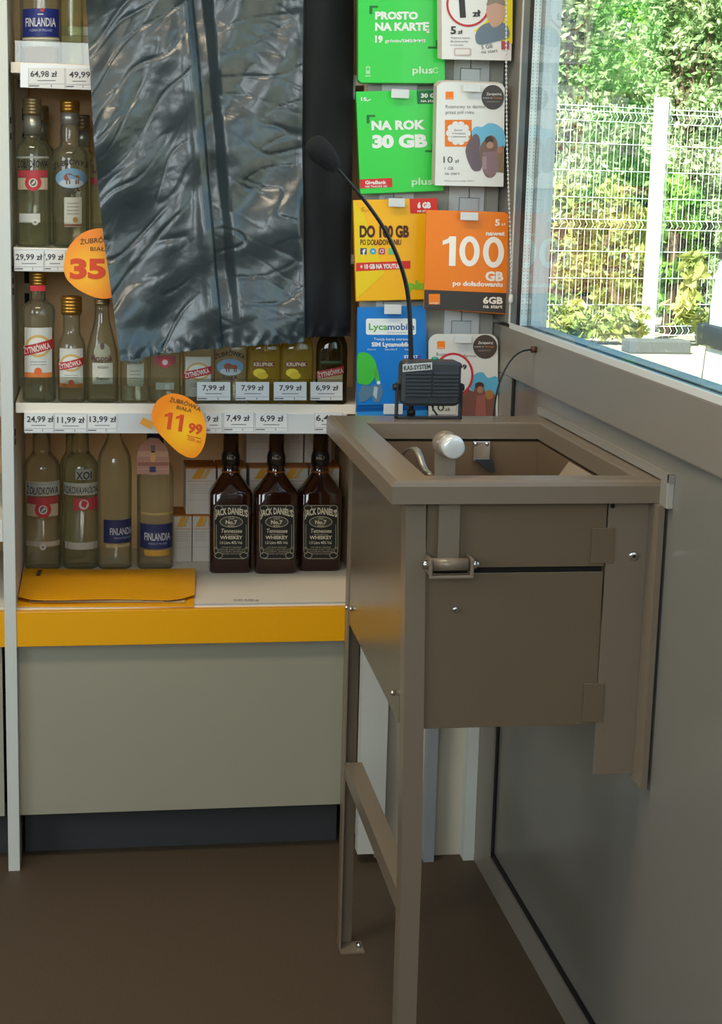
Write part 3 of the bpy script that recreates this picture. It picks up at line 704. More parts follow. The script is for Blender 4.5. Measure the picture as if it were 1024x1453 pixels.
p = Print(planemap(YW2)); p.text('ŻUBRÓWKA', 240, 570, 6, '6A4A10', 2, 46, bold=.02, rot=18, arc=2); p.text('BIAŁA', 250, 580, 5.5, '6A4A10', 2, 22, bold=.01, rot=14)
p.one(231, 608, 24, 11, 'D8481A', 2, 8); p.one(247, 611, 24, 11, 'D8481A', 2, 8); p.text('99', 266, 613, 14, 'D8481A', 2, 20, bold=.04, rot=10); p.rect(265, 617, 285, 618, 'C8481A', 2, 1, skew=.25); p.text('200 ml', 265, 624, 5, 'C8481A', 2, 20, bold=.0, rot=16); p.build('print', t)
MB().prism([at(x, y, 'y', YW2+.002) for x, y in ((198, 601), (214, 609), (218, 600), (203, 592))], .0008, mat('orange_tab', 'C98A2A', .5)).build('tab', t)
c2 = at(240, 592, 'y', YW2); MB().box(c2.x-.012, c2.x+.012, YW2+.001, YR-.0032, c2.z-.0008, c2.z, M['plas']).build('spring_strip', t)

# ============================================================ BLACK BAG
def bag():
    NU, NV = 300, 330
    left = [(-60, 118), (0, 122), (200, 133), (330, 146), (512, 171)]
    right = [(-60, 510), (200, 507), (484, 503)]
    bot = [(171, 511), (240, 501), (310, 494), (370, 489), (428, 486), (437, 479), (503, 481)]
    def interp(tb, x): 
        for (a, b), (c, d) in zip(tb, tb[1:]):
            if x <= c or (c, d) == tb[-1]: return b+(d-b)*(x-a)/(c-a)
    Yb = 3.205
    ztop = 2.0
    vs = []
    ptop = -320
    def N(*a_): return noise.noise(Vector(a_))
    def sm(x, a_, b_): 
        t_ = max(0, min(1, (x-a_)/(b_-a_))); return t_*t_*(3-2*t_)
    for j in range(NV+1):
        v = j/NV
        for i in range(NU+1):
            u = i/NU
            xr = 171+(503-171)*u
            yb = interp(bot, xr)+2.0*N(u*60, 3.3, 0)+1.5*math.sin(u*140)*N(u*20, 9, 0)
            py = ptop+(yb-ptop)*v
            px = (interp(left, py) if py > -60 else 118+(py+60)*.05)*(1-u)+(interp(right, py) if py > -60 else 510)*u
            X, Y_ = px/100, py/100
            d = 0.
            # one deep pleat running down the middle, its left lip standing proud
            fold = 271+py*.085; k = px-fold
            fade = 1-sm(py, 380, 480)*.7
            d += .026*sm(k, 1, 5)*(1-sm(k, 16, 34))*fade
            d -= .010*math.exp(-((k+9)/9)**2)*fade
            # right-hand layer hangs further back and faces away
            d += .010*sm(px, 430, 435)+.00088*max(0, px-434)
            d += .0022*math.sin((px+.05*py)/8.5+1.5*N(X, Y_*.5, 3))*sm(px, 434, 445)
            # large soft swells, then hand-sized dents
            d -= .034*N(X*.8, Y_*.5, 3.1)
            body = 1-sm(px, 422, 436)*.75
            d += body*(.021*N(X*1.6+.6*Y_, Y_*1.1, 6)+.0026*N(X*3.6+1.5*Y_, Y_*3.0, 16))
            # long sharp creases: climbing to the right on the left half, flatter on the right half
            for (ax, ay, sp, ln, m_, sd_, am) in ((.78, .63, 30, 170, 1-sm(px, 240, 290), 1, .0032), (.70, .72, 18, 120, 1-sm(px, 240, 290), 31, .0007),
                                                  (.22, 1., 36, 110, sm(px, 300, 325)*(1-sm(px, 424, 436)), 51, .0022), (-.45, .9, 24, 120, sm(px, 290, 310)*(1-sm(px, 424, 436)), 71, .0009)):
                if m_ <= 0: continue
                wq = 14*N(X*1.3, Y_*1.3, sd_+7)
                n_ = N((px*ax+py*ay+wq)/sp, (px*ay-py*ax)/ln, sd_)
                r_ = max(0, 1-abs(n_)*9)
                d += am*m_*r_*r_*(1.0+1.2*N(X*1.6, Y_*1.6, sd_+3))
            d -= .0004*N(px/13., py/11., 2)*body
            hem = sm(py, yb-26, yb)
            d += hem*.0025*math.sin(px/3.1+2*N(X*6, Y_*6, 0))+hem*.003*N(px/12., 2, py/12.)
            vs.append(at(px, py, 'y', Yb)+Vector((0, d*.9-.004, 0)))
    fs = [(j*(NU+1)+i, j*(NU+1)+i+1, (j+1)*(NU+1)+i+1, (j+1)*(NU+1)+i) for j in range(NV) for i in range(NU)]
    c = at(330, 500, 'y', Yb)
    t = thing('plastic_bag', 'large crumpled black plastic sheet hung in front of the bottle shelves', 'plastic bag', c)
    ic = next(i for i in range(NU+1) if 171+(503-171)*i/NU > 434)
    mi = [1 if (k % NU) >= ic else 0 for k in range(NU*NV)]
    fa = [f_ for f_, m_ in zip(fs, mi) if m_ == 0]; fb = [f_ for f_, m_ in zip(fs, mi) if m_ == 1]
    for nm, ff, mt in (('sheet', fa, M['bag']), ('back_layer', fb, mat('bag_film_shaded', '1B1B1C', .6, spec=.25, bump=.2, scale=60))):  # right-hand band: its shade put into a darker, rougher film
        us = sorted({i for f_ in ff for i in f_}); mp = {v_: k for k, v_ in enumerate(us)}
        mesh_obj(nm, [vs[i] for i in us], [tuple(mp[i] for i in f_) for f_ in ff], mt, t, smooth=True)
    top = at(330, ptop, 'y', Yb)
    hk = MB()
    for px in (150, 260, 380, 480):
        q = at(px, ptop+8, 'y', Yb); hk.box(q.x-.015, q.x+.015, Yb-.03, 3.2845, q.z-.02, q.z+.006, M['blackp'], .001)
    hk.build('clip', t)
bag()

# ============================================================ SIM CARD DISPLAY
db = thing('hook_board', 'pale grey board with white hook strips holding the prepaid card packs', 'display board', (.69, 3.262, 1.0))
BY = 3.262
a, b_ = at(511, 500, 'y', BY).x, at(713, 500, 'y', BY).x
box('corner_post', .534, .5485, 3.272, 3.292, .9405, 2.2, mat('side_laminate', 'C9AE86', .5), db)
box('board', .536, .808, BY, BY+.0075, .972, 2.2, mat('board_grey', 'A6A498', .5), db)
def strip(x0, x1, name='hook_strip'):
    xa, xb = at(x0, 300, 'y', BY-.004).x, at(x1, 300, 'y', BY-.004).x
    box(name, xa, xb, BY-.004, BY-.0002, .975, 2.18, M['paper'], db, .0006)
strip(636, 686); strip(537, 586)
for (x0, y0_, x1, y1_) in ((655, 97, 681, 119), (653, 281, 679, 300), (642, 456, 668, 477), (548, 280, 570, 283), (545, 428, 569, 433)):
    q0, q1 = at(x0, y0_, 'y', BY-.012), at(x1, y1_, 'y', BY-.012)
    pl = MB(); pl.box(q0.x, q1.x, BY-.0065, BY-.0042, q1.z, q0.z, M['plas'], .0006); pl.box(q0.x-.001, q0.x, BY-.0068, BY-.0042, q1.z, q0.z, mat('hook_grey', '77787A', .5)); pl.box(q0.x-.001, q1.x+.002, BY-.0068, BY-.0042, q0.z, q0.z+.0012, mat('hook_grey', '77787A', .5))
    xm = (q0.x+q1.x)/2; pl.tube([(xm, BY-.005, q0.z+.0005), (xm, BY-.005, q0.z+.020)], .0010, mat('hook_grey', '77787A', .5), 6); pl.build('hook_plate', db)
GREEN, WHITE, OR = '2FCB45', 'E6E9E6', 'F07D10'
def mat_card(c): return mat('card_'+c, c, .32, coat=.15)
def pack(poly, Y, face, label, n=3, thick=.0035, off=(-2.2, 1.0), tab=None, name='sim_card_pack', side=None):
    cx = sum(q[0] for q in poly)/len(poly); by = max(q[1] for q in poly)
    t = thing(name, label, 'card pack', at(cx, by, 'y', Y), 'prepaid card packs on the hooks')
    MB().prism([at(x, y, 'y', Y) for x, y in poly][::-1], thick, mat_card(face)).build('card', t)
    for k in range(1, n):
        yk = Y+k*(thick+.001)
        MB().prism([at(x+off[0]*k, y+off[1]*k, 'y', yk) for x, y in poly][::-1], thick, mat_card(side or face)).build('backing_card', t)
    if tab:
        x0, y0_, x1, y1_ = tab
        P0, P1 = at(x0, y0_, 'y', Y-.012), at(x1, y1_, 'y', Y-.012)
        hk = thing('hook_tab', 'pale plastic hook end holding up the '+label.split(' with ')[0].split(',')[0], 'hook', (P0+P1)/2, 'plastic hook ends') if 0 else None
        m_ = MB().box(P0.x, P1.x, Y-.014, Y-.011, P1.z, P0.z, M['plas'], .0012)
        xm = (P0.x+P1.x)/2; zm = P1.z+.004; m_.tube([(xm, Y-.011, zm), (xm, BY-.003, zm)], .0016, M['steel'], 8)
        m_.build('hook', db)
    return t
def rounded(x0, y0_, x1, y1_, r, corners='abcd', dx=0., dy=0.):
    # a=top-left b=top-right c=bottom-right d=bottom-left
    out = []
    for key, cx, cy, a0 in (('a', x0+r, y0_+r, 180), ('b', x1-r, y0_+r, 270), ('c', x1-r, y1_-r, 0), ('d', x0+r, y1_-r, 90)):
        if key in corners:
            for k in range(6):
                a = math.radians(a0+18*k); out.append((cx+r*math.cos(a), cy+r*math.sin(a)))
        else: out.append({'a': (x0, y0_), 'b': (x1, y0_), 'c': (x1, y1_), 'd': (x0, y1_)}[key])
    return out
YL, YQ = 3.225, 3.185
def pm(Y): return Print(planemap(Y-.0002))
# 1 green top
t = pack([(508, -40), (630, -40), (631, 113), (628, 117), (624, 118), (512, 117), (508, 113)], YL, GREEN, 'green card pack reading PROSTO NA KARTĘ, at the top of the left column', 3, off=(-.8, .8), side='1F9C34')
p = pm(YL); p.poly([(524, 8), (536, 8), (536, 11), (528, 11), (528, 20), (524, 20)], '14702E'); p.text('PROSTO', 532, 27, 10.5, WHITE, 2, 61, bold=.05); p.text('NA KARTĘ', 532, 43, 11, WHITE, 2, 78, bold=.05)
p.text('19', 532, 60, 9.5, WHITE, 2, 11, bold=.05); p.text('gr/min/SMS/MMS', 546, 60, 4.5, WHITE, 2, 58, bold=.02); p.poly([(607, 66), (618, 66), (618, 57), (620.5, 57), (620.5, 69), (607, 69)], '14702E')
p.text('plus', 585, 104, 10, 'CFE8CF', 2, 29, bold=.02); p.ring(618, 100, 4, 4, 1, 'CFE8CF', 2, 20, 320); p.rect(519, 94, 525, 105, 'A8DCAA', 2); p.rect(520.5, 96, 523.5, 100, GREEN, 3); p.rect(518, 107, 526, 108.5, 'A8DCAA', 2); p.build('print', t)
# 2 green lower
t = pack([(505, 130), (626, 127), (629, 270), (511, 275)], YL, GREEN, 'green card pack reading NA ROK 30 GB', 3, off=(-.5, .8), tab=(555, 126, 580, 140), side='1F9C34')
p = pm(YL); p.text('15,-', 512, 143, 5, WHITE, 2, 14, bold=.04); p.poly([(591, 128.5), (626, 127.5), (627, 147), (592, 147.5)], '1B6B3A'); p.text('30 GB', 597, 138.5, 6, WHITE, 2, 26, bold=.04); p.text('NA START', 597, 145, 3.2, WHITE, 2, 26, bold=.03)
p.poly([(520, 163), (532, 163), (532, 166), (524, 166), (524, 175), (520, 175)], '14702E'); p.text('NA ROK', 527, 184, 12.5, WHITE, 2, 76, bold=.05, rot=-1); p.text('30 GB', 528, 209, 17, WHITE, 2, 78, bold=.06, rot=-1); p.poly([(603, 213), (612, 213), (612, 204), (614.5, 204), (614.5, 216), (603, 216)], '14702E')
p.poly([(510, 254.5), (556, 252.5), (556.5, 265.5), (511, 267.5)], 'CC2A2A', 2); p.text('GigaBank', 518, 261.5, 5.2, WHITE, 3, 30, bold=.03, rot=-1); p.text('NIE TRACISZ GB', 518, 266, 2.6, WHITE, 3, 31, bold=.02, rot=-1)
p.text('plus', 584, 262, 10, 'BFE4C2', 2, 29, bold=.02); p.build('print', t)
# 3 yellow
t = pack([(501, 284), (620, 281), (622, 424), (505, 427)], YL, 'F5B40C', 'yellow card pack reading DO 100 GB, partly behind the orange one', 3, off=(-.5, .6), tab=(551, 281, 574, 294), side='C98A10')
p = pm(YL); p.poly([(501.5, 286), (516, 304), (545, 388), (506, 424)], 'E9C810', 1); p.poly([(581, 282), (620, 281), (620.5, 302), (582, 303)], 'D22A1E', 2); p.text('6 GB', 592, 295, 8, WHITE, 3, 19, bold=.06); p.text('NA START', 592, 301, 3, WHITE, 3, 20, bold=.03)
p.text('5,-', 512, 300, 6, 'C89010', 2, 12, bold=.03)
p.text('DO 100 GB', 510, 336, 16, '4A1E08', 2, 70, bold=.05); p.text('PO DOŁADOWANIU', 511, 347.5, 8, '5A2A08', 2, 58, bold=.03)
p.rect(511, 352, 520, 361, '3A4A78', 2); p.text('f', 514, 361, 7.5, WHITE, 3, 4.5, bold=.04); p.ell(529, 356.5, 4.5, 4.5, '3A9AC8', 2, 18); p.poly([(526.5, 357.5), (529, 355), (530, 356.5), (532, 355.5), (529.5, 358.5), (528.5, 357)], WHITE, 3)
p.poly(rounded(537, 352, 546, 361, 2), 'B83A6A', 2); p.ring(541.5, 356.5, 2.7, 2.7, .8, WHITE, 3, n=16); p.ell(544, 354, .5, .5, WHITE, 3, 8); p.rect(551, 352, 559, 361, '6AB87A', 2)
p.poly([(505, 373), (582, 370), (582, 381), (505, 385)], 'D22A1E', 2); p.text('+ 10 GB NA YOUTUBE', 511, 381.5, 6.5, WHITE, 3, 60, bold=.04, rot=-1); p.text('plush', 579, 410, 12, '7AC030', 2, 40, bold=.06); p.build('print', t)
# 4 blue
t = pack([(507, 436), (604, 434), (606, 572), (506, 575)], YL, '1878C8', 'blue card pack with white name panel and green balloon shape', 3, off=(-.5, 5), tab=(545, 432, 569, 446), side='1468B0')
p = pm(YL); p.poly(rounded(519, 452, 590, 475, 3), WHITE, 1); p.text('Lyca', 523, 468, 9.5, '5AA83A', 2, 27, bold=.02); p.text('mobile', 550, 468, 9.5, '2A5A9A', 2, 38, bold=.02); p.text('Call the world for less', 549, 473, 2.4, '6A7A9A', 2, 34)
p.text('Twoja karta startowa', 530, 483, 4, 'D0E0F0', 2, 54, bold=.01); p.text('SIM Lycamobile', 527, 491.5, 6, WHITE, 2, 55, bold=.04)
for k, (x, s_) in enumerate(((521, 'micro ✓'), (546, 'standard ✓'), (574, 'nano ✓'))): p.text(s_.replace(' ✓', ''), x, 497, 3, 'D0E0F0', 2, 12 if k != 1 else 17)
p.poly([(577, 506), (597, 504), (597, 516), (579, 518)], '3A4AA8', 1); p.text('START', 573, 508, 4, WHITE, 2, 20, bold=.03); p.text('9', 578, 516, 6, WHITE, 2, 6, bold=.04)
p.poly(blob([(507, 505), (516, 500), (527, 505), (534, 518), (533, 532), (524, 545), (512, 545), (507, 540)], 32), '3FB83A', 2); p.poly([(530, 520), (536, 524), (539, 541), (534, 544), (531, 532)], '4CAF3A', 2); p.ell(537, 543, 2.6, 2.6, 'DDE6EA', 3, 12)
p.poly([(508, 558), (514, 545), (524, 548), (533, 546), (542, 546), (543, 558), (538, 571), (530, 571), (527, 562), (519, 569), (510, 571)], '56788E', 2); p.poly([(531, 548), (536, 550), (534, 567), (529, 560)], 'A8BAC4', 3); p.build('print', t)
t = pack([(506, 585), (606, 582), (607, 640), (506, 640)], YL+.002, '2F8AD0', 'blue card pack below the first, mostly hidden behind the steel counter', 1, tab=(544, 573, 571, 588))
# 5 white 1 zl
t = pack([(626, -60), (728, -60), (725, 86), (627, 84)], YQ, 'E2E0DC', 'white card pack reading 1 zł in a red ring, top of the right column', 5, off=(-1.5, -.4), side='CFC6B8')
p = pm(YQ); p.poly([(700, -40), (727.5, -40), (726.5, 62), (705, 56), (672, 44), (690, 30)], 'E8D414', 1)
p.ell(664, 6, 31, 32, 'E6E6E2', 2, 40); p.ring(664, 6, 31, 32, 3, 'C23038', 3, n=48); p.one(644, 26, 40, 17, '33302E', 4, -4); p.text('zł', 670, 23.5, 9, '33302E', 4, 12, bold=.04, rot=-4)
p.text('5', 639, 48, 11, '33302E', 3, 8, bold=.03); p.text('zł', 649, 48, 6, '33302E', 3, 7, bold=.02); 
for k, s_ in enumerate(('Wybierz numer', 'dla domownika', 'w internecie')): p.text(s_, 639, 55+k*5, 3, '6A6866', 3, (28, 25, 18)[k])
p.poly(blob([(674, 52), (679, 40), (690, 33), (706, 30), (719, 36), (722, 52), (706, 58), (680, 63)], 32), '6E7E8C', 4); p.poly(blob([(690, 20), (692, 6), (702, 0), (713, 4), (716, 20), (710, 34), (698, 38)], 28), 'C9A08C', 5); p.poly(blob([(690, 8), (697, -6), (712, -4), (716, 8), (703, 4)], 20), '8E8478', 6)
p.poly(rounded(644, 68, 668, 79, 2), 'C9B6B0', 3); p.poly(rounded(645.5, 70, 666, 77.5, 2), 'E4DCD8', 4); p.text('5 GB', 683, 70, 6, '5A5654', 3, 16, rot=-8); p.text('na start', 683, 76, 5, '5A5654', 3, 23, rot=-6)
p.rect(711, 58, 722, 70, 'B0505A', 5); p.build('print', t)
# 6 white 10 zl
t = pack([(620, 122), (626, 117), (634, 116), (712, 119), (716, 125), (714, 265), (617, 263)], YQ, 'E0E0DC', 'white rounded card pack reading 10 zł with a crowd picture', 6, off=(-.9, -.5), tab=(657, 119, 682, 131), side='C4BBAA')
p = pm(YQ); p.rect(632, 130, 643, 141, OR); p.text('orange', 633.5, 140, 1.8, WHITE, 2, 8); p.text('Rozmowy za darmo', 632, 153.5, 5, '6A6866', 1, 56); p.text('przez pół roku', 632, 161.5, 5, '6A6866', 1, 40)
p.ell(699, 138, 16, 17.5, '4A4644', 2, 32); p.text('Zarejestruj', 690, 135, 3.6, 'DAD6D0', 3, 21, bold=.02); p.text('numer w', 685, 140, 2.8, 'DAD6D0', 3, 13); p.text('Orange', 699, 140, 2.8, 'D07A30', 3, 13); p.text('orange.pl/rejestruj', 690, 145, 2, 'B0ACA6', 3, 18)
p.rect(631, 170, 669, 208, 'E8791C'); 
for k in range(10): p.ell(650+12.5*math.cos(k*PI/5), 189+12.5*math.sin(k*PI/5), 5, 5, 'E6E6E2', 2, 12)
p.ell(650, 189, 13.5, 13.5, 'E6E6E2', 3); p.text('Zamów', 644, 186, 3, '5A5856', 4, 12); p.text('w komplecie', 641, 190.5, 3, '5A5856', 4, 19); p.text('z doładowaniem', 640, 195, 3, '5A5856', 4, 21)
p.poly(blob([(668, 190), (674, 180), (684, 180), (692, 175), (703, 176), (714.5, 186), (715, 210), (690, 215), (672, 205)], 36), '6FB8D8', 1)
p.poly(blob([(660, 214), (668, 196), (676, 190), (681, 200), (680, 215), (683, 238), (676, 243), (668, 238)], 30), '6B5C66', 2); p.poly(blob([(680, 214), (686, 200), (695, 192), (703, 196), (706, 210), (704, 243), (695, 252), (686, 245)], 30), '7A6258', 3)
p.ell(694, 199, 6, 6, '4A3A34', 4, 16); p.ell(695, 206, 5, 5, 'B08A78', 5, 14); p.poly([(685, 216), (706, 214), (708, 240), (696, 252), (685, 244)], '8A7076', 4); p.poly([(704, 212), (714, 206), (714, 245), (705, 244)], '87714E', 3)
p.rect(684, 222, 690, 240, 'A08A8E', 5); p.ell(709, 213, 4.5, 5, 'A87A60', 5, 14)
p.text('10', 629, 231, 9.5, '33302E', 1, 13); p.text('zł', 645, 231, 5.5, '33302E', 1, 6); p.text('1 GB', 631, 241, 4.5, '5A5654', 1, 12); p.text('na start', 631, 248, 4.5, '5A5654', 1, 21); p.text('Wybierz numer swojego telefonu', 630, 257.5, 2, '6A6866', 1, 42); p.build('print', t)
# 7 orange 100 GB
t = pack([(605, 298), (716, 301), (721, 305), (719, 446), (601, 437)], YQ-.012, OR, 'orange card pack reading 100 GB with a black base band', 6, off=(.3, .2), tab=(653, 301, 678, 313), side='B85C10')
p = pm(YQ-.012); p.poly([(602, 411), (719.5, 416), (719, 445), (601.3, 437)], '3A3532', 1); p.text('5', 702, 320, 9, 'F4E8DC', 2, 7, bold=.04); p.text('zł', 711, 320, 4, 'F4E8DC', 2, 6)
p.text('nawet', 689, 334, 6.5, 'F4E8DC', 2, 27, bold=.04, rot=1); p.one(627, 377, 42, 19, 'F6EEE4', 2, 1.5); p.ring(666, 356.5, 14.5, 21.5, 8, 'F6EEE4', 2, n=40); p.ring(700, 358, 15, 22, 8, 'F6EEE4', 2, n=40); p.text('GB', 688, 398, 13, 'F4E8DC', 2, 26, bold=.05, rot=1); p.text('po doładowaniu', 642, 405, 6.8, 'F4E8DC', 2, 71, bold=.04, rot=1.5)
p.rect(608, 417, 624, 432, OR, 2); p.text('orange', 609.5, 431, 3.4, WHITE, 3, 12); p.text('6GB', 685, 430.5, 9.5, 'F4E8DC', 2, 28, bold=.04, rot=1); p.text('na start', 685.5, 437, 5.5, 'F4E8DC', 2, 27, bold=.02, rot=1); p.build('print', t)
# 8 white bottom
t = pack(rounded(608, 474, 706, 640, 13, 'ab'), YQ+.01, 'D6D4CC', 'white rounded card pack with a red ring, behind the small speaker', 3, off=(.4, .6), tab=(645, 476, 669, 487), side='BDB6A4')
p = pm(YQ+.01); p.rect(620, 484, 631, 495, OR); p.text('orange', 621.5, 494, 1.8, WHITE, 2, 8); p.text('Rozmowy', 619, 505, 5, '6A6866', 1, 26); p.text('darmo', 656, 507, 5, '6A6866', 1, 19)
p.ell(688, 492, 17, 17, '4A3E36', 2, 32); p.text('Zarejestruj', 678, 488, 3.6, 'DAD6D0', 3, 21, bold=.02); p.text('numer w', 673, 493, 2.8, 'DAD6D0', 3, 13); p.text('Orange', 688, 493, 2.8, 'D07A30', 3, 13); p.text('orange.pl/rejestruj', 678, 498, 2, 'B0ACA6', 3, 18)
p.poly(blob([(665, 545), (672, 532), (684, 528), (692, 536), (705, 535), (705.5, 560), (680, 566)], 30), '5AA8C8', 1)
p.ell(643, 532, 28, 31, 'D9D8D2', 2, 40); p.ring(643, 532, 28.5, 31.5, 3.2, 'C02A34', 3, n=48); p.text('9', 656, 524, 7, '3A3230', 4, 6, bold=.04); p.text('99', 632, 534, 20, '3A3230', 4, 24, bold=.05)
p.poly([(655, 590), (656, 562), (664, 552), (672, 556), (674, 548), (684, 547), (690, 560), (694, 556), (702, 560), (703, 592)], '7A4E42', 4); p.ell(680, 547, 6.5, 5, '4A2E2A', 5, 16); p.ell(681, 553, 4.5, 5, 'A8765E', 6, 14); p.ell(694, 560, 6, 7, 'A8723A', 5, 16); p.poly([(676, 562), (688, 560), (690, 592), (674, 592)], '9A5A50', 6)
p.rect(602.5+7, 570, 647, 588, 'D2D0C6', 5); p.text('10', 613, 583, 11, '2A2826', 7, 17); p.text('zł', 631, 583, 5, '2A2826', 7, 7); p.build('print', t)

# beaded blind chain hanging by the window
ch = thing('blind_chain', 'white beaded roller blind chain hanging beside the window frame', 'chain', at(727, 440, 'y', 3.10))
cpts = [(717, -90), (718, 0), (718, 100), (719, 200), (722, 290), (724, 340), (725, 390), (725, 418)]
wp = [at(x, y, 'y', 3.11) for x, y in cpts]
MB().tube(wp, .0008, M['paper'], 6).build('cord', ch)
bb = MB(); 
def bead(bm_, p_, r):
    vs = [(p_[0], p_[1], p_[2]+r), (p_[0]+r, p_[1], p_[2]), (p_[0], p_[1]+r, p_[2]), (p_[0]-r, p_[1], p_[2]), (p_[0], p_[1]-r, p_[2]), (p_[0], p_[1], p_[2]-r)]
    bm_.add(vs, [(0, 1, 2), (0, 2, 3), (0, 3, 4), (0, 4, 1), (5, 2, 1), (5, 3, 2), (5, 4, 3), (5, 1, 4)], M['paper'], True)
for a_, b2 in zip(wp, wp[1:]):
    L = (b2-a_).length; n = max(1, int(L/.0075))
    for k in range(n): bead(bb, a_+(b2-a_)*(k/n), .0029)
bo = bb.build('bead_string', ch); bo['kind'] = 'stuff'
q = at(725, 418, 'y', 3.11); MB().loft([(q.x, q.y, q.z-.018, .003, .003, 2), (q.x, q.y, q.z-.012, .005, .005, 2), (q.x, q.y, q.z, .004, .004, 2)], M['paper'], 10).build('weight', ch)
hq = wp[0]; MB().box(hq.x-.006, hq.x+.006, hq.y-.006, BY, hq.z-.006, hq.z+.008, M['plas'], .001).build('bracket', ch)

# ============================================================ STEEL SERVICE COUNTER
tb = thing('service_counter', 'taupe powder-coated steel service counter with sunken transfer tray, on angle legs', 'counter', (.61, 2.55, 0))
TX0, TX1, TY0, TY1, TZ = .4165, .8185, 2.224, 2.885, 1.02
IX0, IX1, IY0, IY1 = .474, .785, 2.272, 2.80
def ring_rim():
    m_ = MB(); zt, zl = TZ, .987; r = .008
    # bevelled rim made as four mitred runs
    prof_out = [(0, zl), (0, zt-r), (r*.3, zt-r*.3), (r, zt)]
    outer = [(TX0, TY0), (TX1, TY0), (TX1, TY1), (TX0, TY1)]; inner = [(IX0, IY0), (IX1, IY0), (IX1, IY1), (IX0, IY1)]
    sg = [(1, 1), (-1, 1), (-1, -1), (1, -1)]
    loops = []
    for d, z in prof_out: loops.append([(x+sx*d, y+sy*d, z) for (x, y), (sx, sy) in zip(outer, sg)])
    for d, z in ((-.003, zt), (-.0008, zt-.0008), (0, zt-.003), (0, zt-.030)): loops.append([(x+sx*d, y+sy*d, z) for (x, y), (sx, sy) in zip(inner, sg)])
    vs = [p_ for l in loops for p_ in l]; fs = []
    for i in range(len(loops)-1):
        for k in range(4): fs.append((i*4+k, i*4+(k+1) % 4, (i+1)*4+(k+1) % 4, (i+1)*4+k))
    # underside
    n0 = len(loops)-1
    for k in range(4): fs.append((n0*4+k, n0*4+(k+1) % 4, (k+1) % 4, k))
    m_.add(vs, fs, M['taupe']); return m_.build('top_rim', tb)
ring_rim()
# tray inside
tr = MB(); TB = mat('tray_brown', '6B5844', .3, spec=.6)
zt = .985; zfl = .86
tr.box(IX0-.002, IX1+.002, IY1+.001, IY1+.003, zfl, zt, TB)
tr.box(IX0-.003, IX0-.001, IY0, IY1, zfl, zt, TB)
tr.box(IX1+.001, IX1+.003, IY0, IY1, zfl, zt, TB)
tr.box(IX0-.002, IX1+.002, IY0, IY1+.003, zfl-.002, zfl, TB)
tr.box(IX0-.002, IX1+.002, IY0-.003, IY0-.001, zfl, zt, TB)
tr.build('tray', tb)
MB().add([(IX1, IY0, .984), (IX1, 2.60, .984), (.70, 2.60, zfl+.002), (.70, IY0, zfl+.002), (IX1, IY0, zfl+.002), (IX1, 2.60, zfl+.002)], [(0, 1, 2, 3), (1, 5, 2), (0, 3, 4)], mat('lit_slope_taupe', '917E66', .35, spec=.5)).build('side_slope', tb)  # paler than the tray, lit look of the slope put into its colour
box('tray_edge', IX0+.01, IX1-.01, IY0+.004, IY0+.009, 1.004, 1.012, M['taupe'], tb, .001)
# chrome bracket on the rear tray wall
cbp = [at(x, y, 'y', 2.796) for x, y in ((671, 626), (694, 654))]
cbk = MB().box(cbp[0].x, cbp[1].x, 2.792, 2.799, cbp[1].z, cbp[0].z, M['chrome'], .0008).build('hinge_plate', tb)
sc_ = MB()
for px in (675, 691):
    q = at(px, 630, 'y', 2.79); sc_.tube([(q.x, 2.792, q.z), (q.x, 2.788, q.z)], .0032, M['chrome'], 10)
sc_.build('screw', cbk)
qs = [at(x, y, 'y', 2.785) for x, y in ((673, 652), (699, 652), (702, 669), (694, 669))]
MB().prism(qs[::-1], .010, mat('dark_grey_wedge', '2C3236', .4)).build('wedge', tb)
# curved handle
hp = []
for k in range(17):
    u = k/16; 
    px = 573+ (6+10*u if u < .5 else 0); 
pts = [(571, 646), (574, 640), (579, 636), (585, 635), (590, 639), (594, 648), (597, 658), (601, 667), (607, 672), (612, 673)]
vs = []; fs = []
for i, (x, y) in enumerate(pts):
    Yh = 2.52-.10*i/9; wd = 6.4 if i > 1 else 2.4+2*i
    a_, b2 = at(x-wd*.3, y+wd*.2, 'y', Yh), at(x+wd*1.0, y-wd*.15, 'y', Yh)
    for dy in (0, .003): vs += [a_+Vector((0, dy, 0)), b2+Vector((0, dy, 0))]
    if i:
        k = 4*i; fs += [(k-4, k-3, k+1, k), (k-2, k, k+2, k-2) if 0 else (k-2, k+2, k+3, k-1), (k-4, k, k+2, k-2), (k-3, k-1, k+3, k+1)]
MB().add(vs, fs, mat('brushed_handle', 'B5AFA2', .3, metal=.8), True).build('curved_handle', tb)
q = at(619, 667, 'y', 2.34); MB().loft([(q.x, q.y, q.z-.004, .001, .001, 2), (q.x, q.y, q.z-.002, .003, .003, 2), (q.x, q.y, q.z+.002, .003, .003, 2), (q.x, q.y, q.z+.004, .001, .001, 2)], M['chrome'], 10).build('ball_stud', tb)
# front panels
PY = 2.25
box('front_panel', .4735, .7405, PY, PY+.004, .888, .986, M['taupe2'], tb, .0006)
box('front_panel', .4735, .7405, PY+.001, PY+.005, .6445, .8795, M['taupe2'], tb, .0006)
box('slot_backing', .49, .7405, PY+.012, PY+.014, .86, .90, M['dark'], tb)
qa, qb = at(840, 749, 'y', PY-.003), at(867, 799, 'y', PY-.003)
box('latch_plate', qa.x, qb.x+.002, PY-.004, PY-.0005, qb.z, qa.z, M['taupe2'], tb, .0006)
qa, qb = at(829, 970, 'y', PY-.003), at(852, 1024, 'y', PY-.003)
box('latch_plate', qa.x, qb.x+.002, PY-.004, PY-.0005, qb.z, qa.z, M['taupe2'], tb, .0006)
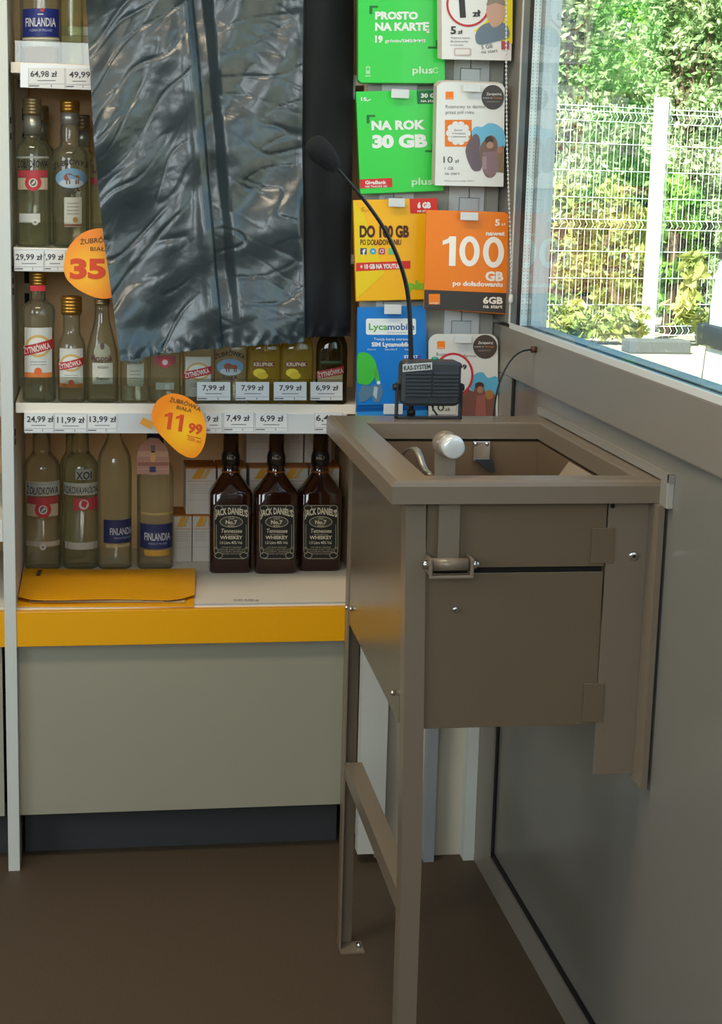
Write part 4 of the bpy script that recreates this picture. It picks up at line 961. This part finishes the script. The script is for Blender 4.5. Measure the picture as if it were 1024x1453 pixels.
# left side panel & inner body
def plan_slab(m_, p0, p1, w_, z0, z1, mt):
    (xa, ya), (xb, yb) = p0, p1
    q = [(xa, ya), (xa+w_, ya), (xb+w_, yb), (xb, yb)]
    m_.add([(x, y, z0) for x, y in q]+[(x, y, z1) for x, y in q], [(3, 2, 1, 0), (4, 5, 6, 7), (0, 1, 5, 4), (1, 2, 6, 5), (2, 3, 7, 6), (3, 0, 4, 7)], mt)
m_ = MB(); plan_slab(m_, (.4475, 2.2815), (.4595, 2.842), .002, .645, .986, M['taupe2']); m_.build('side_panel', tb)
box('rear_panel', .4865, .80, 2.845, 2.849, .645, .986, M['taupe2'], tb)
box('right_panel', .795, .7985, 2.28, 2.845, .645, .986, M['taupe2'], tb)
# legs: angle sections
def angle(name, x0, x1, y0, y1, z0, z1, flat, m=M['taupe']):
    mb = MB(); th = .0035
    if flat == 'front': mb.box(x0, x1, y0, y0+th, z0, z1, m, .0006)
    else: mb.box(x0, x1, y1-th, y1, z0, z1, m, .0006)
    mb.box(x0, x0+th, y0, y1, z0, z1, m, .0006)
    return mb.build(name, tb)
lg = MB()
zs_ = [(.9865, 0), (.84, .0035), (.66, .0075), (.43, .0115), (0, .0125)]
for (xa_, xb_, ya_, yb_) in ((.4410, .4705, 2.2465, 2.2495), (.4410, .4440, 2.2495, 2.2810)):
    vs = [(x+o_*(1 if x < .46 else 1.08), y, z) for z, o_ in zs_ for x, y in ((xa_, ya_), (xb_, ya_), (xb_, yb_), (xa_, yb_))]
    fs = [(i*4+k, i*4+(k+1) % 4, (i+1)*4+(k+1) % 4, (i+1)*4+k) for i in range(4) for k in range(4)]+[(0, 1, 2, 3), (19, 18, 17, 16)]
    lg.add(vs, fs, M['taupe'])
lg.build('leg', tb)
angle('leg', .4580, .4860, 2.845, 2.878, 0, .9865, 'rear')
# foot plate & bolt of the rear leg
box('foot_plate', .459, .505, 2.83, 2.875, .0, .003, M['taupe'], tb)
# right support: wall angle
ra = MB(); ra.box(.7425, .8035, PY-.002, PY+.003, .566, .9865, M['taupe'], .0005); ra.box(.8035, .8135, 2.208, PY+.003, .556, .9865, M['taupe'], .0005); ra.build('wall_angle', tb)
# side brace
bz = MB(); plan_slab(bz, (.4545, 2.2815), (.4610, 2.8445), .0035, .344, .376, M['taupe']); plan_slab(bz, (.4580, 2.2815), (.4645, 2.8445), .027, .373, .376, M['taupe']); bz.build('brace', tb)
# hinge lever
lv = MB()
x0_, x1_ = .4885, .5195
def slab(m_, x0, x1, p0, p1, th, mt):
    (ya, za), (yb, zb) = p0, p1
    vs = [(x0, ya, za), (x1, ya, za), (x1, yb, zb), (x0, yb, zb)]; vs += [(x, y+th, z) for x, y, z in vs]
    m_.add(vs, [(0, 1, 2, 3), (7, 6, 5, 4), (0, 4, 5, 1), (1, 5, 6, 2), (2, 6, 7, 3), (3, 7, 4, 0)], mt)
slab(lv, x0_, x1_, (2.238, .895), (2.242, .984), .004, M['taupe'])
slab(lv, x0_+.0005, x1_-.0005, (2.279, .984), (2.284, 1.066), .004, M['taupe'])
slab(lv, x0_+.0005, x1_-.0005, (2.242, .9835), (2.283, .9845), .002, M['taupe'])
lv.build('lever', tb)
kc = at(640, 633, 'y', 2.262)
kn = MB(); kn.tube([(kc.x-.004, 2.300, kc.z), (kc.x-.004, 2.288, kc.z), (kc.x-.003, 2.270, kc.z)], .0185, M['taupe'], 26, rs=[.0160, .0185, .0175])
kn.build('knob_collar', tb)
MB().tube([(kc.x-.001, 2.282, kc.z), (kc.x+.001, 2.254, kc.z), (kc.x+.001, 2.246, kc.z-.0005), (kc.x+.001, 2.2445, kc.z-.0005)], .0165, mat('knob_cap', 'DCDDD8', .22, metal=.25, coat=.5), 28, rs=[.0168, .0168, .0155, .012]).build('knob', tb)
# clevis with its bolt
hz = at(640, 801, 'y', 2.225).z
cv = MB()
xa, xb = at(606, 801, 'y', 2.23).x, at(668, 801, 'y', 2.23).x
cv.box(xa, xa+.004, 2.21, 2.2495, hz-.014, hz+.011, M['taupe'], .001); cv.box(xb-.004, xb, 2.21, 2.2495, hz-.014, hz+.011, M['taupe'], .001)
cv.box(xa, xb, 2.21, 2.216, hz-.0175, hz-.0135, M['taupe'], .001); cv.build('clevis', tb)
MB().tube([(xa+.006, 2.226, hz), (xb-.006, 2.226, hz)], .0095, M['taupe'], 20).build('hinge_barrel', tb)
bl = MB(); bl.tube([(xa-.007, 2.226, hz), (xa, 2.226, hz)], .0065, M['chrome'], 6); bl.tube([(xb, 2.226, hz), (xb+.007, 2.226, hz)], .0075, M['chrome'], 6); bl.tube([(xb+.007, 2.226, hz), (xb+.011, 2.226, hz)], .004, M['chrome'], 10)
bl.build('bolt', tb)
for (px, py, r_) in ((646, 865, .0045), (899, 789, .0075)):
    q = at(px, py, 'y', PY-.003)
    s_ = MB().tube([(q.x, PY+.001, q.z), (q.x, PY-.003, q.z), (q.x, PY-.0045, q.z)], r_, M['chrome'], 16, rs=[r_, r_, r_*.7]); s_.tube([(q.x, PY-.0046, q.z), (q.x, PY-.005, q.z)], r_*.35, M['dark'], 6); s_.build('screw', tb)
q = at(869, 718, 'y', PY-.003); MB().tube([(q.x, PY-.001, q.z), (q.x, PY-.0028, q.z)], .0035, M['dark'], 12).build('hole', tb)
for (yy, zz, xx) in ((2.31, .682, .4465), (2.80, .682, .4595)):
    MB().tube([(xx, yy, zz), (xx-.004, yy, zz), (xx-.006, yy, zz)], .004, M['chrome'], 12).build('screw', tb)
q = at(493, 862, 'x', .4585); MB().tube([(.460, q.y, q.z), (.454, q.y, q.z)], .004, M['chrome'], 12).build('screw', tb)
MB().tube([(.497, 2.852, .003), (.497, 2.852, .010)], .006, M['chrome'], 6).build('foot_bolt', tb)
# pale seal strip where the counter meets the window wall (belongs to the counter)
sg_ = mat('seal_grey', '8C8880', .3); ss = MB(); ss.box(WX-.0012, WX+.0075, 2.19, 2.90, 1.022, 1.034, sg_); ss.box(WX-.0012, WX+.0075, 2.192, 2.197, .985, 1.034, mat('seal_pale', 'A9A69D', .3)); ss.box(WX-.0012, WX+.0075, 2.197, 2.224, .985, 1.022, sg_); ss.build('seal_strip', tb)

# ============================================================ SPEAKER ON THE COUNTER
spk = thing('intercom_speaker', 'small black ribbed speaker in a U bracket standing on the counter rear', 'speaker', (at(605, 590, 'y', 2.845).x, 2.845, TZ))
YS = 2.825
c0, c1 = at(569, 570, 'y', YS), at(656, 513, 'y', YS)
xa, xb, za, zb = c0.x, c1.x, TZ+.024, c1.z
def rbox(m_, x0, x1, z0, z1, ya, yb, r, mt, taper=0.):
    def loop(y, s):
        out = []
        for cx, cz, a0 in ((x0+r, z0+r, 180), (x1-r, z0+r, 270), (x1-r, z1-r, 0), (x0+r, z1-r, 90)):
            for k in range(5):
                a = math.radians(a0+22.5*k); out.append((cx+(r-s)*math.cos(a), y, cz+(r-s)*math.sin(a)))
        return out
    L = [loop(ya, .006), loop(ya+.004, .001), loop(ya+.008, 0), loop(yb, 0)]
    n = len(L[0]); vs = [p_ for l in L for p_ in l]; fs = [tuple(range(n)), tuple(3*n+k for k in range(n-1, -1, -1))]
    for i in range(3):
        for k in range(n): fs.append((i*n+k, i*n+(k+1) % n, (i+1)*n+(k+1) % n, (i+1)*n+k))
    m_.add(vs, fs, mt)
SB = mat('speaker_plastic', '34393C', .4, bump=.1, scale=500)
m_ = MB(); rbox(m_, xa, xb, za, zb, YS, YS+.036, .012, SB); m_.build('housing', spk)
m_ = MB(); xm = (xa+xb)/2
for k in range(7):
    z_ = za+.018+k*.0065
    for (p0, p1) in ((xa+.006, xm-.0015), (xm+.0015, xb-.006)): m_.box(p0, p1, YS-.0045, YS+.003, z_, z_+.0036, SB, .0008)
m_.build('grille_ribs', spk)
br = MB(); br.box(xa-.007, xa-.003, YS+.008, YS+.026, TZ+.0005, za+.04, M['blackp'], .0008); br.box(xb+.001, xb+.005, YS+.008, YS+.026, TZ+.0005, za+.04, M['blackp'], .0008); br.box(xa-.007, xb+.005, YS+.008, YS+.026, TZ+.0005, TZ+.004, M['blackp'], .0008)
br.tube([(xa-.012, YS+.02, za+.032), (xa+.002, YS+.02, za+.032)], .006, M['blackp'], 12); br.tube([(xb-.002, YS+.02, za+.032), (xb+.009, YS+.02, za+.032)], .006, M['blackp'], 12); br.build('bracket', spk)
p = Print(planemap(YS-.0048)); p.poly([(571, 517), (613, 514), (613, 524.5), (571, 528)], 'B9BCB8', 0); p.text('KAS-SYSTEM', 573, 525.5, 6.5, '3A3E40', 1, 38, bold=.03, rot=-4); p.build('name_sticker', spk)
gb = at(617, 511, 'y', YS+.025); MB().loft([(gb.x, YS+.025, zb-.001, .006, .006, 2), (gb.x, YS+.025, zb+.004, .006, .006, 2), (gb.x, YS+.025, zb+.005, .004, .004, 2)], mat('green_button', '2E8A6A', .4), 14).build('button', spk)
# dark wire below the speaker
MB().tube([at(612, 572, 'y', YS+.02), at(614, 580, 'y', YS+.02), at(620, 589, 'y', YS+.01)], .0016, M['blackp'], 8).build('wire', spk)

# gooseneck microphone
YM = 2.872
mr = thing('gooseneck_microphone', 'black gooseneck microphone bending up left from behind the speaker', 'microphone', (at(582, 588, 'y', YM).x, YM, TZ))
gp = [(583, 586), (583, 520), (582, 470), (580, 430), (574, 395), (562, 360), (545, 325), (525, 295), (505, 270), (488, 250), (474, 234)]
ys = [YM, YM, YM-.005, YM-.01, YM-.02, YM-.04, YM-.06, YM-.08, YM-.10, YM-.115, YM-.125]
G = [at(x, y, 'y', yy) for (x, y), yy in zip(gp, ys)]
G[0].z = TZ+.004
# smooth
def cr_line(P, n=6):
    out = []
    for i in range(len(P)-1):
        p0, p1, p2, p3 = P[max(0, i-1)], P[i], P[i+1], P[min(len(P)-1, i+2)]
        for j in range(n):
            t_ = j/n; out.append(.5*((2*p1)+(-p0+p2)*t_+(2*p0-5*p1+4*p2-p3)*t_*t_+(-p0+3*p1-3*p2+p3)*t_**3))
    out.append(P[-1]); return out
GG = cr_line(G); MB().tube(GG, .0038, M['blackp'], 10, rs=[.0048-.0022*(i/len(GG)) for i in range(len(GG))]).build('gooseneck', mr)
tip = at(456, 217, 'y', YM-.135); dr = (tip-G[-1]).normalized(); pa = at(478, 240, 'y', YM-.124); pb = at(440, 199, 'y', YM-.14)
L = [pa+(pb-pa)*u for u in (0, .04, .15, .35, .6, .8, .92, .98, 1)]
MB().tube(L, .02, M['foam'], 22, rs=[.004, .0105, .0145, .0180, .0205, .0200, .0165, .0105, .003]).build('foam_windshield', mr)
MB().loft([(G[0].x, YM, TZ+.0003, .008, .008, 2), (G[0].x, YM, TZ+.010, .008, .008, 2), (G[0].x, YM, TZ+.014, .006, .006, 2)], M['blackp'], 18).build('base', mr)

# cable from the wall to behind the counter
cq = [(758, 496), (742, 498), (728, 507), (716, 525), (707, 548), (702, 572), (699, 600)]
cx_ = [WX-.004, WX-.02, WX-.03, WX-.04, WX-.045, WX-.045, WX-.045]
CP = []
base = at(758, 496, 'x', WX-.004)
for k, (x, y) in enumerate(cq): CP.append(at(x, y, 'y', base.y+(2.905-base.y)*min(1, k/4)))
cbt = thing('cable', 'thin dark cable looping from the window rail down behind the counter', 'cable', CP[0])
MB().tube(cr_line(CP), .0017, M['blackp'], 8).build('wire', cbt)
MB().tube([CP[0]+Vector((.004, 0, 0)), CP[0]-Vector((.006, 0, 0))], .006, mat('brown_grommet', '4A2E22', .5), 14).build('grommet', cbt)

# ============================================================ OUTSIDE
gm = mat('sunlit_paving', '94897A', .85, bump=.3, scale=14, var=.12)
gr = MB(); gr.box(WX+.058, 40, -6, 60, -.12, -.02, gm); gr.box(-12, WX+.058, 4.3, 60, -.12, -.02, gm)
o = gr.build('ground'); struct(o)
# fence: line from left point to right point
GZ = -.02
def fpt(px, py): return at(px, py, 'z', GZ)
post_b = fpt(915, 484); 
fd = Vector((1, .22, 0)).normalized()
dz = 2.08
PT = Vector((post_b.x, post_b.y, 0))
topz = at(941, 140, 'y', PT.y).z
FH = topz-.05
pmat = mat('white_galvanised', 'DADDDC', .4, metal=.0)
def fence_panel(a_, b2, label, gap=.06):
    mid = (a_+b2)/2
    t = thing('wire_fence', label, 'fence', (mid.x, mid.y, GZ), 'welded mesh fence panels')
    m_ = MB(); d_ = (b2-a_); L_ = d_.length; d_.normalize(); nrm = Vector((-d_.y, d_.x, 0))*-1
    n = int((L_-2*gap)/.068); r = .0040
    folds = [FH*.055+0, FH*.36, FH*.93]
    zz = [.04, .10, .16, .20]
    # vertical profile with V-folds
    fz = [.10, FH*.50, FH-.12]
    prof = [(0, .03)]
    for f0 in fz: prof += [(0, f0-.045), (.045, f0), (0, f0+.045)]
    prof += [(0, FH)]
    for k in range(n+1):
        base = a_+d_*(gap+k*.068)
        m_.tube([Vector((base.x, base.y, GZ+z))+nrm*q_ for q_, z in prof], r*.78, pmat, 4)
    hz_ = []
    for f0 in fz: hz_ += [(0, f0-.045), (0, f0+.045)]
    for f0, f1 in zip([0]+fz, fz): 
        k = max(1, round((f1-f0)/.24)); hz_ += [(0, f0+(f1-f0)*j/k) for j in range(1, k)]
    hz_ += [(0, FH-.03)]
    for q_, z in hz_:
        a2 = a_+d_*gap; b3 = b2-d_*gap
        for off_ in (.008,): m_.tube([Vector((a2.x, a2.y, GZ+z))+nrm*(q_+off_), Vector((b3.x, b3.y, GZ+z))+nrm*(q_+off_)], r, pmat, 4)
    o = m_.build('mesh_wires', t, recalc=False); o['kind'] = 'stuff'
PL = PT-fd*2.5; PR = PT+fd*2.5
fence_panel(PL, PT, 'white wire mesh fence panel left of the white post')
fence_panel(PT, PR, 'white wire mesh fence panel right of the white post, reaching behind the van')
PLL = PL-fd*2.5
fence_panel(PLL, PL, 'white wire mesh fence panel seen through the window at its left edge')
def post(P, label, w_=.055):
    t = thing('fence_post', label, 'fence post', (P.x, P.y, GZ), 'fence posts')
    box('post', P.x-w_, P.x+w_, P.y-w_-.05, P.y+w_-.05, GZ, FH+.04, pmat, t, .006); box('post_cap', P.x-w_-.003, P.x+w_+.003, P.y-w_-.053, P.y+w_-.047, FH+.04, FH+.055, pmat, t)
post(PT, 'white square fence post in the middle of the window view'); post(PL, 'white fence post near the left edge of the window view', .03); post(PR, 'fence post behind the van', .03)
kb = MB(); q = fpt(930, 500)
ks = thing('kerb_stone', 'grey concrete kerb block lying at the foot of the white fence post', 'kerb', (q.x, q.y, GZ))
kb.box(q.x-.30, q.x+.28, q.y-.15, q.y+.10, GZ, GZ+.12, mat('concrete', '4A4B4B', .9, bump=.4, scale=20, var=.15), .015); kb.build('block', ks)

# foliage
def leafmat(name, c1, c2):
    m = bpy.data.materials.new(name); m.use_nodes = True; t = m.node_tree; b = t.nodes['Principled BSDF']; b.inputs['Roughness'].default_value = .5
    tc = t.nodes.new('ShaderNodeTexCoord'); n = t.nodes.new('ShaderNodeTexNoise'); n.inputs['Scale'].default_value = 3.2; n.inputs['Detail'].default_value = 6
    cr = t.nodes.new('ShaderNodeValToRGB'); cr.color_ramp.elements[0].position = .38; cr.color_ramp.elements[1].position = .62
    cr.color_ramp.elements[0].color = (*lin(c1), 1); cr.color_ramp.elements[1].color = (*lin(c2), 1)
    t.links.new(tc.outputs['Object'], n.inputs[0]); t.links.new(n.outputs['Fac'], cr.inputs[0]); t.links.new(cr.outputs[0], b.inputs['Base Color'])
    tl = t.nodes.new('ShaderNodeBsdfTranslucent'); t.links.new(cr.outputs[0], tl.inputs[0]); mx = t.nodes.new('ShaderNodeMixShader'); mx.inputs[0].default_value = .35
    t.links.new(b.outputs[0], mx.inputs[1]); t.links.new(tl.outputs[0], mx.inputs[2]); t.links.new(mx.outputs[0], t.nodes['Material Output'].inputs[0]); return m
LM = [leafmat('leaf_green', '4F8A30', 'A4CC5C'), leafmat('leaf_yellow', '748A44', 'C0BC74'), leafmat('leaf_grey_green', '64864A', 'C4D0A0')]
rng = np.random.default_rng(5)
def foliage(name_label, cx, cy, rx, ry, z0, z1, n, size, lm, cat='tree', nm='leafy_tree', grp='trees and shrubs beyond the fence', trunk=True):
    t = thing(nm, name_label, cat, (cx, cy, GZ), grp)
    zc, rz = (z0+z1)/2, (z1-z0)/2
    # clusters
    nc = max(6, n//70); cl = rng.normal(size=(nc, 3)); cl /= np.linalg.norm(cl, axis=1)[:, None]; cl *= rng.uniform(.45, 1., (nc, 1))**.5
    ids = rng.integers(0, nc, n); P = cl[ids]*np.array([rx, ry, rz])+rng.normal(size=(n, 3))*np.array([.16*rx, .16*ry, .16*min(rz, rx)*1.2]); P += np.array([cx, cy, zc])
    P[:, 2] = np.maximum(P[:, 2], GZ+.02)
    U_ = rng.normal(size=(n, 3)); U_ /= np.linalg.norm(U_, axis=1)[:, None]; V_ = rng.normal(size=(n, 3)); V_ -= (V_*U_).sum(1)[:, None]*U_; V_ /= np.linalg.norm(V_, axis=1)[:, None]
    N_ = np.cross(U_, V_)
    s = size*rng.uniform(.6, 1.3, (n, 1))
    A = P-U_*s; B = P+V_*s*.45+N_*s*.12; C_ = P+U_*s; D_ = P-V_*s*.45+N_*s*.12
    V4 = np.stack([A, B, C_, D_], 1).reshape(-1, 3)-np.array([cx, cy, GZ])
    me = bpy.data.meshes.new('foliage'); me.vertices.add(4*n); me.vertices.foreach_set('co', V4.ravel())
    idx = np.arange(4*n).reshape(n, 4); tri = np.concatenate([idx[:, [0, 1, 2]], idx[:, [0, 2, 3]]], 1).ravel()
    me.loops.add(6*n); me.loops.foreach_set('vertex_index', tri); me.polygons.add(2*n); me.polygons.foreach_set('loop_start', np.arange(2*n)*3); me.polygons.foreach_set('loop_total', np.full(2*n, 3)) if bpy.app.version < (4, 1, 0) else None
    me.update(); me.validate(); me.materials.append(lm)
    o = bpy.data.objects.new('foliage', me); COL.objects.link(o); o.parent = t; o['kind'] = 'stuff'
    if trunk:
        m_ = MB(); h_ = zc-GZ
        m_.tube([(cx, cy, GZ-.02), (cx+.05, cy, GZ+h_*.5), (cx-.03, cy, zc+rz*.4)], .08, M['wood'], 8, rs=[.10, .08, .04])
        for k in range(5):
            a = k*1.3; m_.tube([(cx, cy, GZ+h_*.5+.1*k), (cx+rx*.5*math.cos(a), cy+ry*.5*math.sin(a), zc+rz*.3)], .02, M['wood'], 6, rs=[.045, .015])
        m_.build('trunk', t)
    return t
rows = ((790, 2.0, .60, .9, 4.2, 9000, 2, 'tree', 'tall greyish green tree beyond the fence nearest the left window edge'),
        (962, 2.0, .60, 1.2, 4.2, 9000, 2, 'tree', 'pale-leaved tree beyond the fence just right of the white post'),
        (1130, 2.0, .60, .9, 4.2, 3000, 0, 'tree', 'green tree beyond the fence past the right picture edge'),
        (705, 3.3, .66, .3, 4.4, 5000, 0, 'tree', 'green tree beyond the fence hidden by the window jamb'),
        (880, 3.3, .66, .5, 4.4, 10000, 0, 'tree', 'bright green tree filling the view left of the white post'),
        (1052, 3.3, .66, .5, 4.4, 9000, 0, 'tree', 'dark green tree beyond the fence above the white car'),
        (735, 4.7, .90, 0, 4.9, 8000, 0, 'tree', 'dark back-row tree at the left of the window view'),
        (990, 4.7, .90, 0, 4.9, 9000, 2, 'tree', 'pale back-row tree at the right of the window view'),
        (1245, 4.7, .90, 0, 4.9, 3000, 0, 'tree', 'back-row tree past the right picture edge'),
        (785, .85, .26, 0, 1.6, 2600, 1, 'shrub', 'yellow-green shrub at the left end of the fence view'),
        (868, .85, .26, 0, 1.5, 2600, 1, 'shrub', 'yellow-green shrub behind the fence left of the white post'),
        (952, .85, .26, .0, 1.7, 2600, 0, 'shrub', 'mid-green shrub behind the fence right of the white post'),
        (1036, .85, .26, 0, 1.9, 2600, 2, 'shrub', 'greyish shrub behind the fence above the car bumper'))
for i, (px, dep, rx, z0, z1, n, lm, kd, lb) in enumerate(rows):
    yy = PT.y+dep+(px-915)*.0015
    P_ = at(px, 400, 'y', yy)
    foliage(lb, P_.x, yy, rx, rx*.5, z0, z1, int(n*1.35), .047, LM[lm], kd, 'leafy_tree' if kd == 'tree' else 'leafy_shrub')
q = fpt(970, 484); foliage('small bright plant with large leaves growing in front of the fence beside the van', q.x, q.y-.55, .34, .16, 0, .95, 620, .085, LM[1], 'plant', 'leafy_plant', trunk=False)
q = fpt(845, 484); foliage('tuft of pale weeds at the foot of the left fence panel', q.x, q.y-.32, .6, .10, 0, .35, 700, .06, LM[1], 'plant', 'weed_tuft', trunk=False)
# earth bank behind
eb = MB(); eb.box(-20, 40, PT.y+6.5, PT.y+7, -.1, 3.2, mat('hedge_dark', '2E3A20', .95, var=.3, scale=3));  # one dark green tone with random variation
o = eb.build('hedge'); tag(o, 'dense dark hedge closing the view behind all the trees', 'hedge')

# white van / hatchback, only its rear corner in view
YV = 5.6
vb = thing('white_car', 'white parked car with grey bumper strip, its rear corner at the right edge', 'car', (at(1100, 400, 'y', YV).x+1, YV+.8, GZ))
side = [(988, 546), (996, 486), (1000, 450), (1001, 430), (1010, 366), (1016, 340), (1024, 300), (1040, 235), (1060, 175)]
S = [at(x, y, 'y', YV+1.70) for x, y in side]
z_b = .22
outline = [(S[0].x+.10, z_b)]+[(p_.x, p_.z) for p_ in S]
xr = S[0].x
topz2 = S[-1].z
outline += [(xr+.75, topz2+.06), (xr+2.0, topz2+.08), (xr+2.8, topz2-.05), (xr+3.5, 1.05), (xr+4.3, .95), (xr+4.4, .55), (xr+4.35, z_b)]
n = len(outline); Wd = 1.7; vs = []; fs = []
for (dy, sh) in ((0, .06), (.06, 0), (Wd-.06, 0), (Wd, .06)):
    for (x, z) in outline:
        zz = (z-.22)/1.5; tum = max(0, z-1.0)*.25
        cx_m = xr+2.2; vs.append((x+(sh if x < cx_m else -sh), YV+dy+(tum if dy < Wd/2 else -tum), z-(sh*.5 if z > 1 else 0)))
for j in range(3):
    for k in range(n): fs.append((j*n+k, j*n+(k+1) % n, (j+1)*n+(k+1) % n, (j+1)*n+k))
fs += [tuple(range(n)), tuple(3*n+k for k in range(n-1, -1, -1))]
MB().add(vs, fs, mat('white_car_paint', '9AA6AC', .25, coat=.4)).build('car_body', vb)
a_, b2 = at(984, 488, 'y', YV+1.75), at(990, 455, 'y', YV+1.75)
MB().box(a_.x, a_.x+4.45, YV-.05, YV+Wd+.05, a_.z-.005, b2.z-.005, mat('grey_bumper', '161D22', .6), .03).build('bumper_strip', vb)
wm = mat('car_glass', '1C2226', .1)
SX = S[6].x
MB().box(xr+.85, xr+3.2, YV-.004+.06, YV+.4, 1.12, 1.12+.42, wm, .01).build('side_window', vb)
e0 = [at(x, y, 'y', YV+1.70) for x, y in ((1009, 368), (1016, 338), (1024, 298), (1040, 233))]
MB().tube([Vector((p_.x+.035, YV+1.60, p_.z)) for p_ in e0], .045, wm, 8).build('window_seal', vb)
e1 = [at(x, y, 'y', YV+1.70) for x, y in ((1001, 430), (999, 452), (996, 487), (988, 545))]
MB().tube([Vector((p_.x+.010, YV+1.655, p_.z)) for p_ in e1], .009, wm, 8).build('tailgate_seam', vb)
for xx in (xr+.75, xr+3.5):
    MB().tube([(xx, YV-.01, .27), (xx, YV+.2, .27)], .29, M['gask'], 24).build('wheel', vb)
    MB().tube([(xx, YV+Wd-.2, .27), (xx, YV+Wd+.01, .27)], .29, M['gask'], 24).build('wheel', vb)

# ceiling lamp body carrying the lamp's light
lt = thing('ceiling_lamp', 'long white ceiling lamp above the shop floor, out of view', 'lamp', (-.3, 2.1, 2.8))
MB().box(-.9, .3, 1.92, 2.28, 2.74, 2.8, M['white'], .005).build('housing', lt)

bpy.data.objects.remove(_tob)
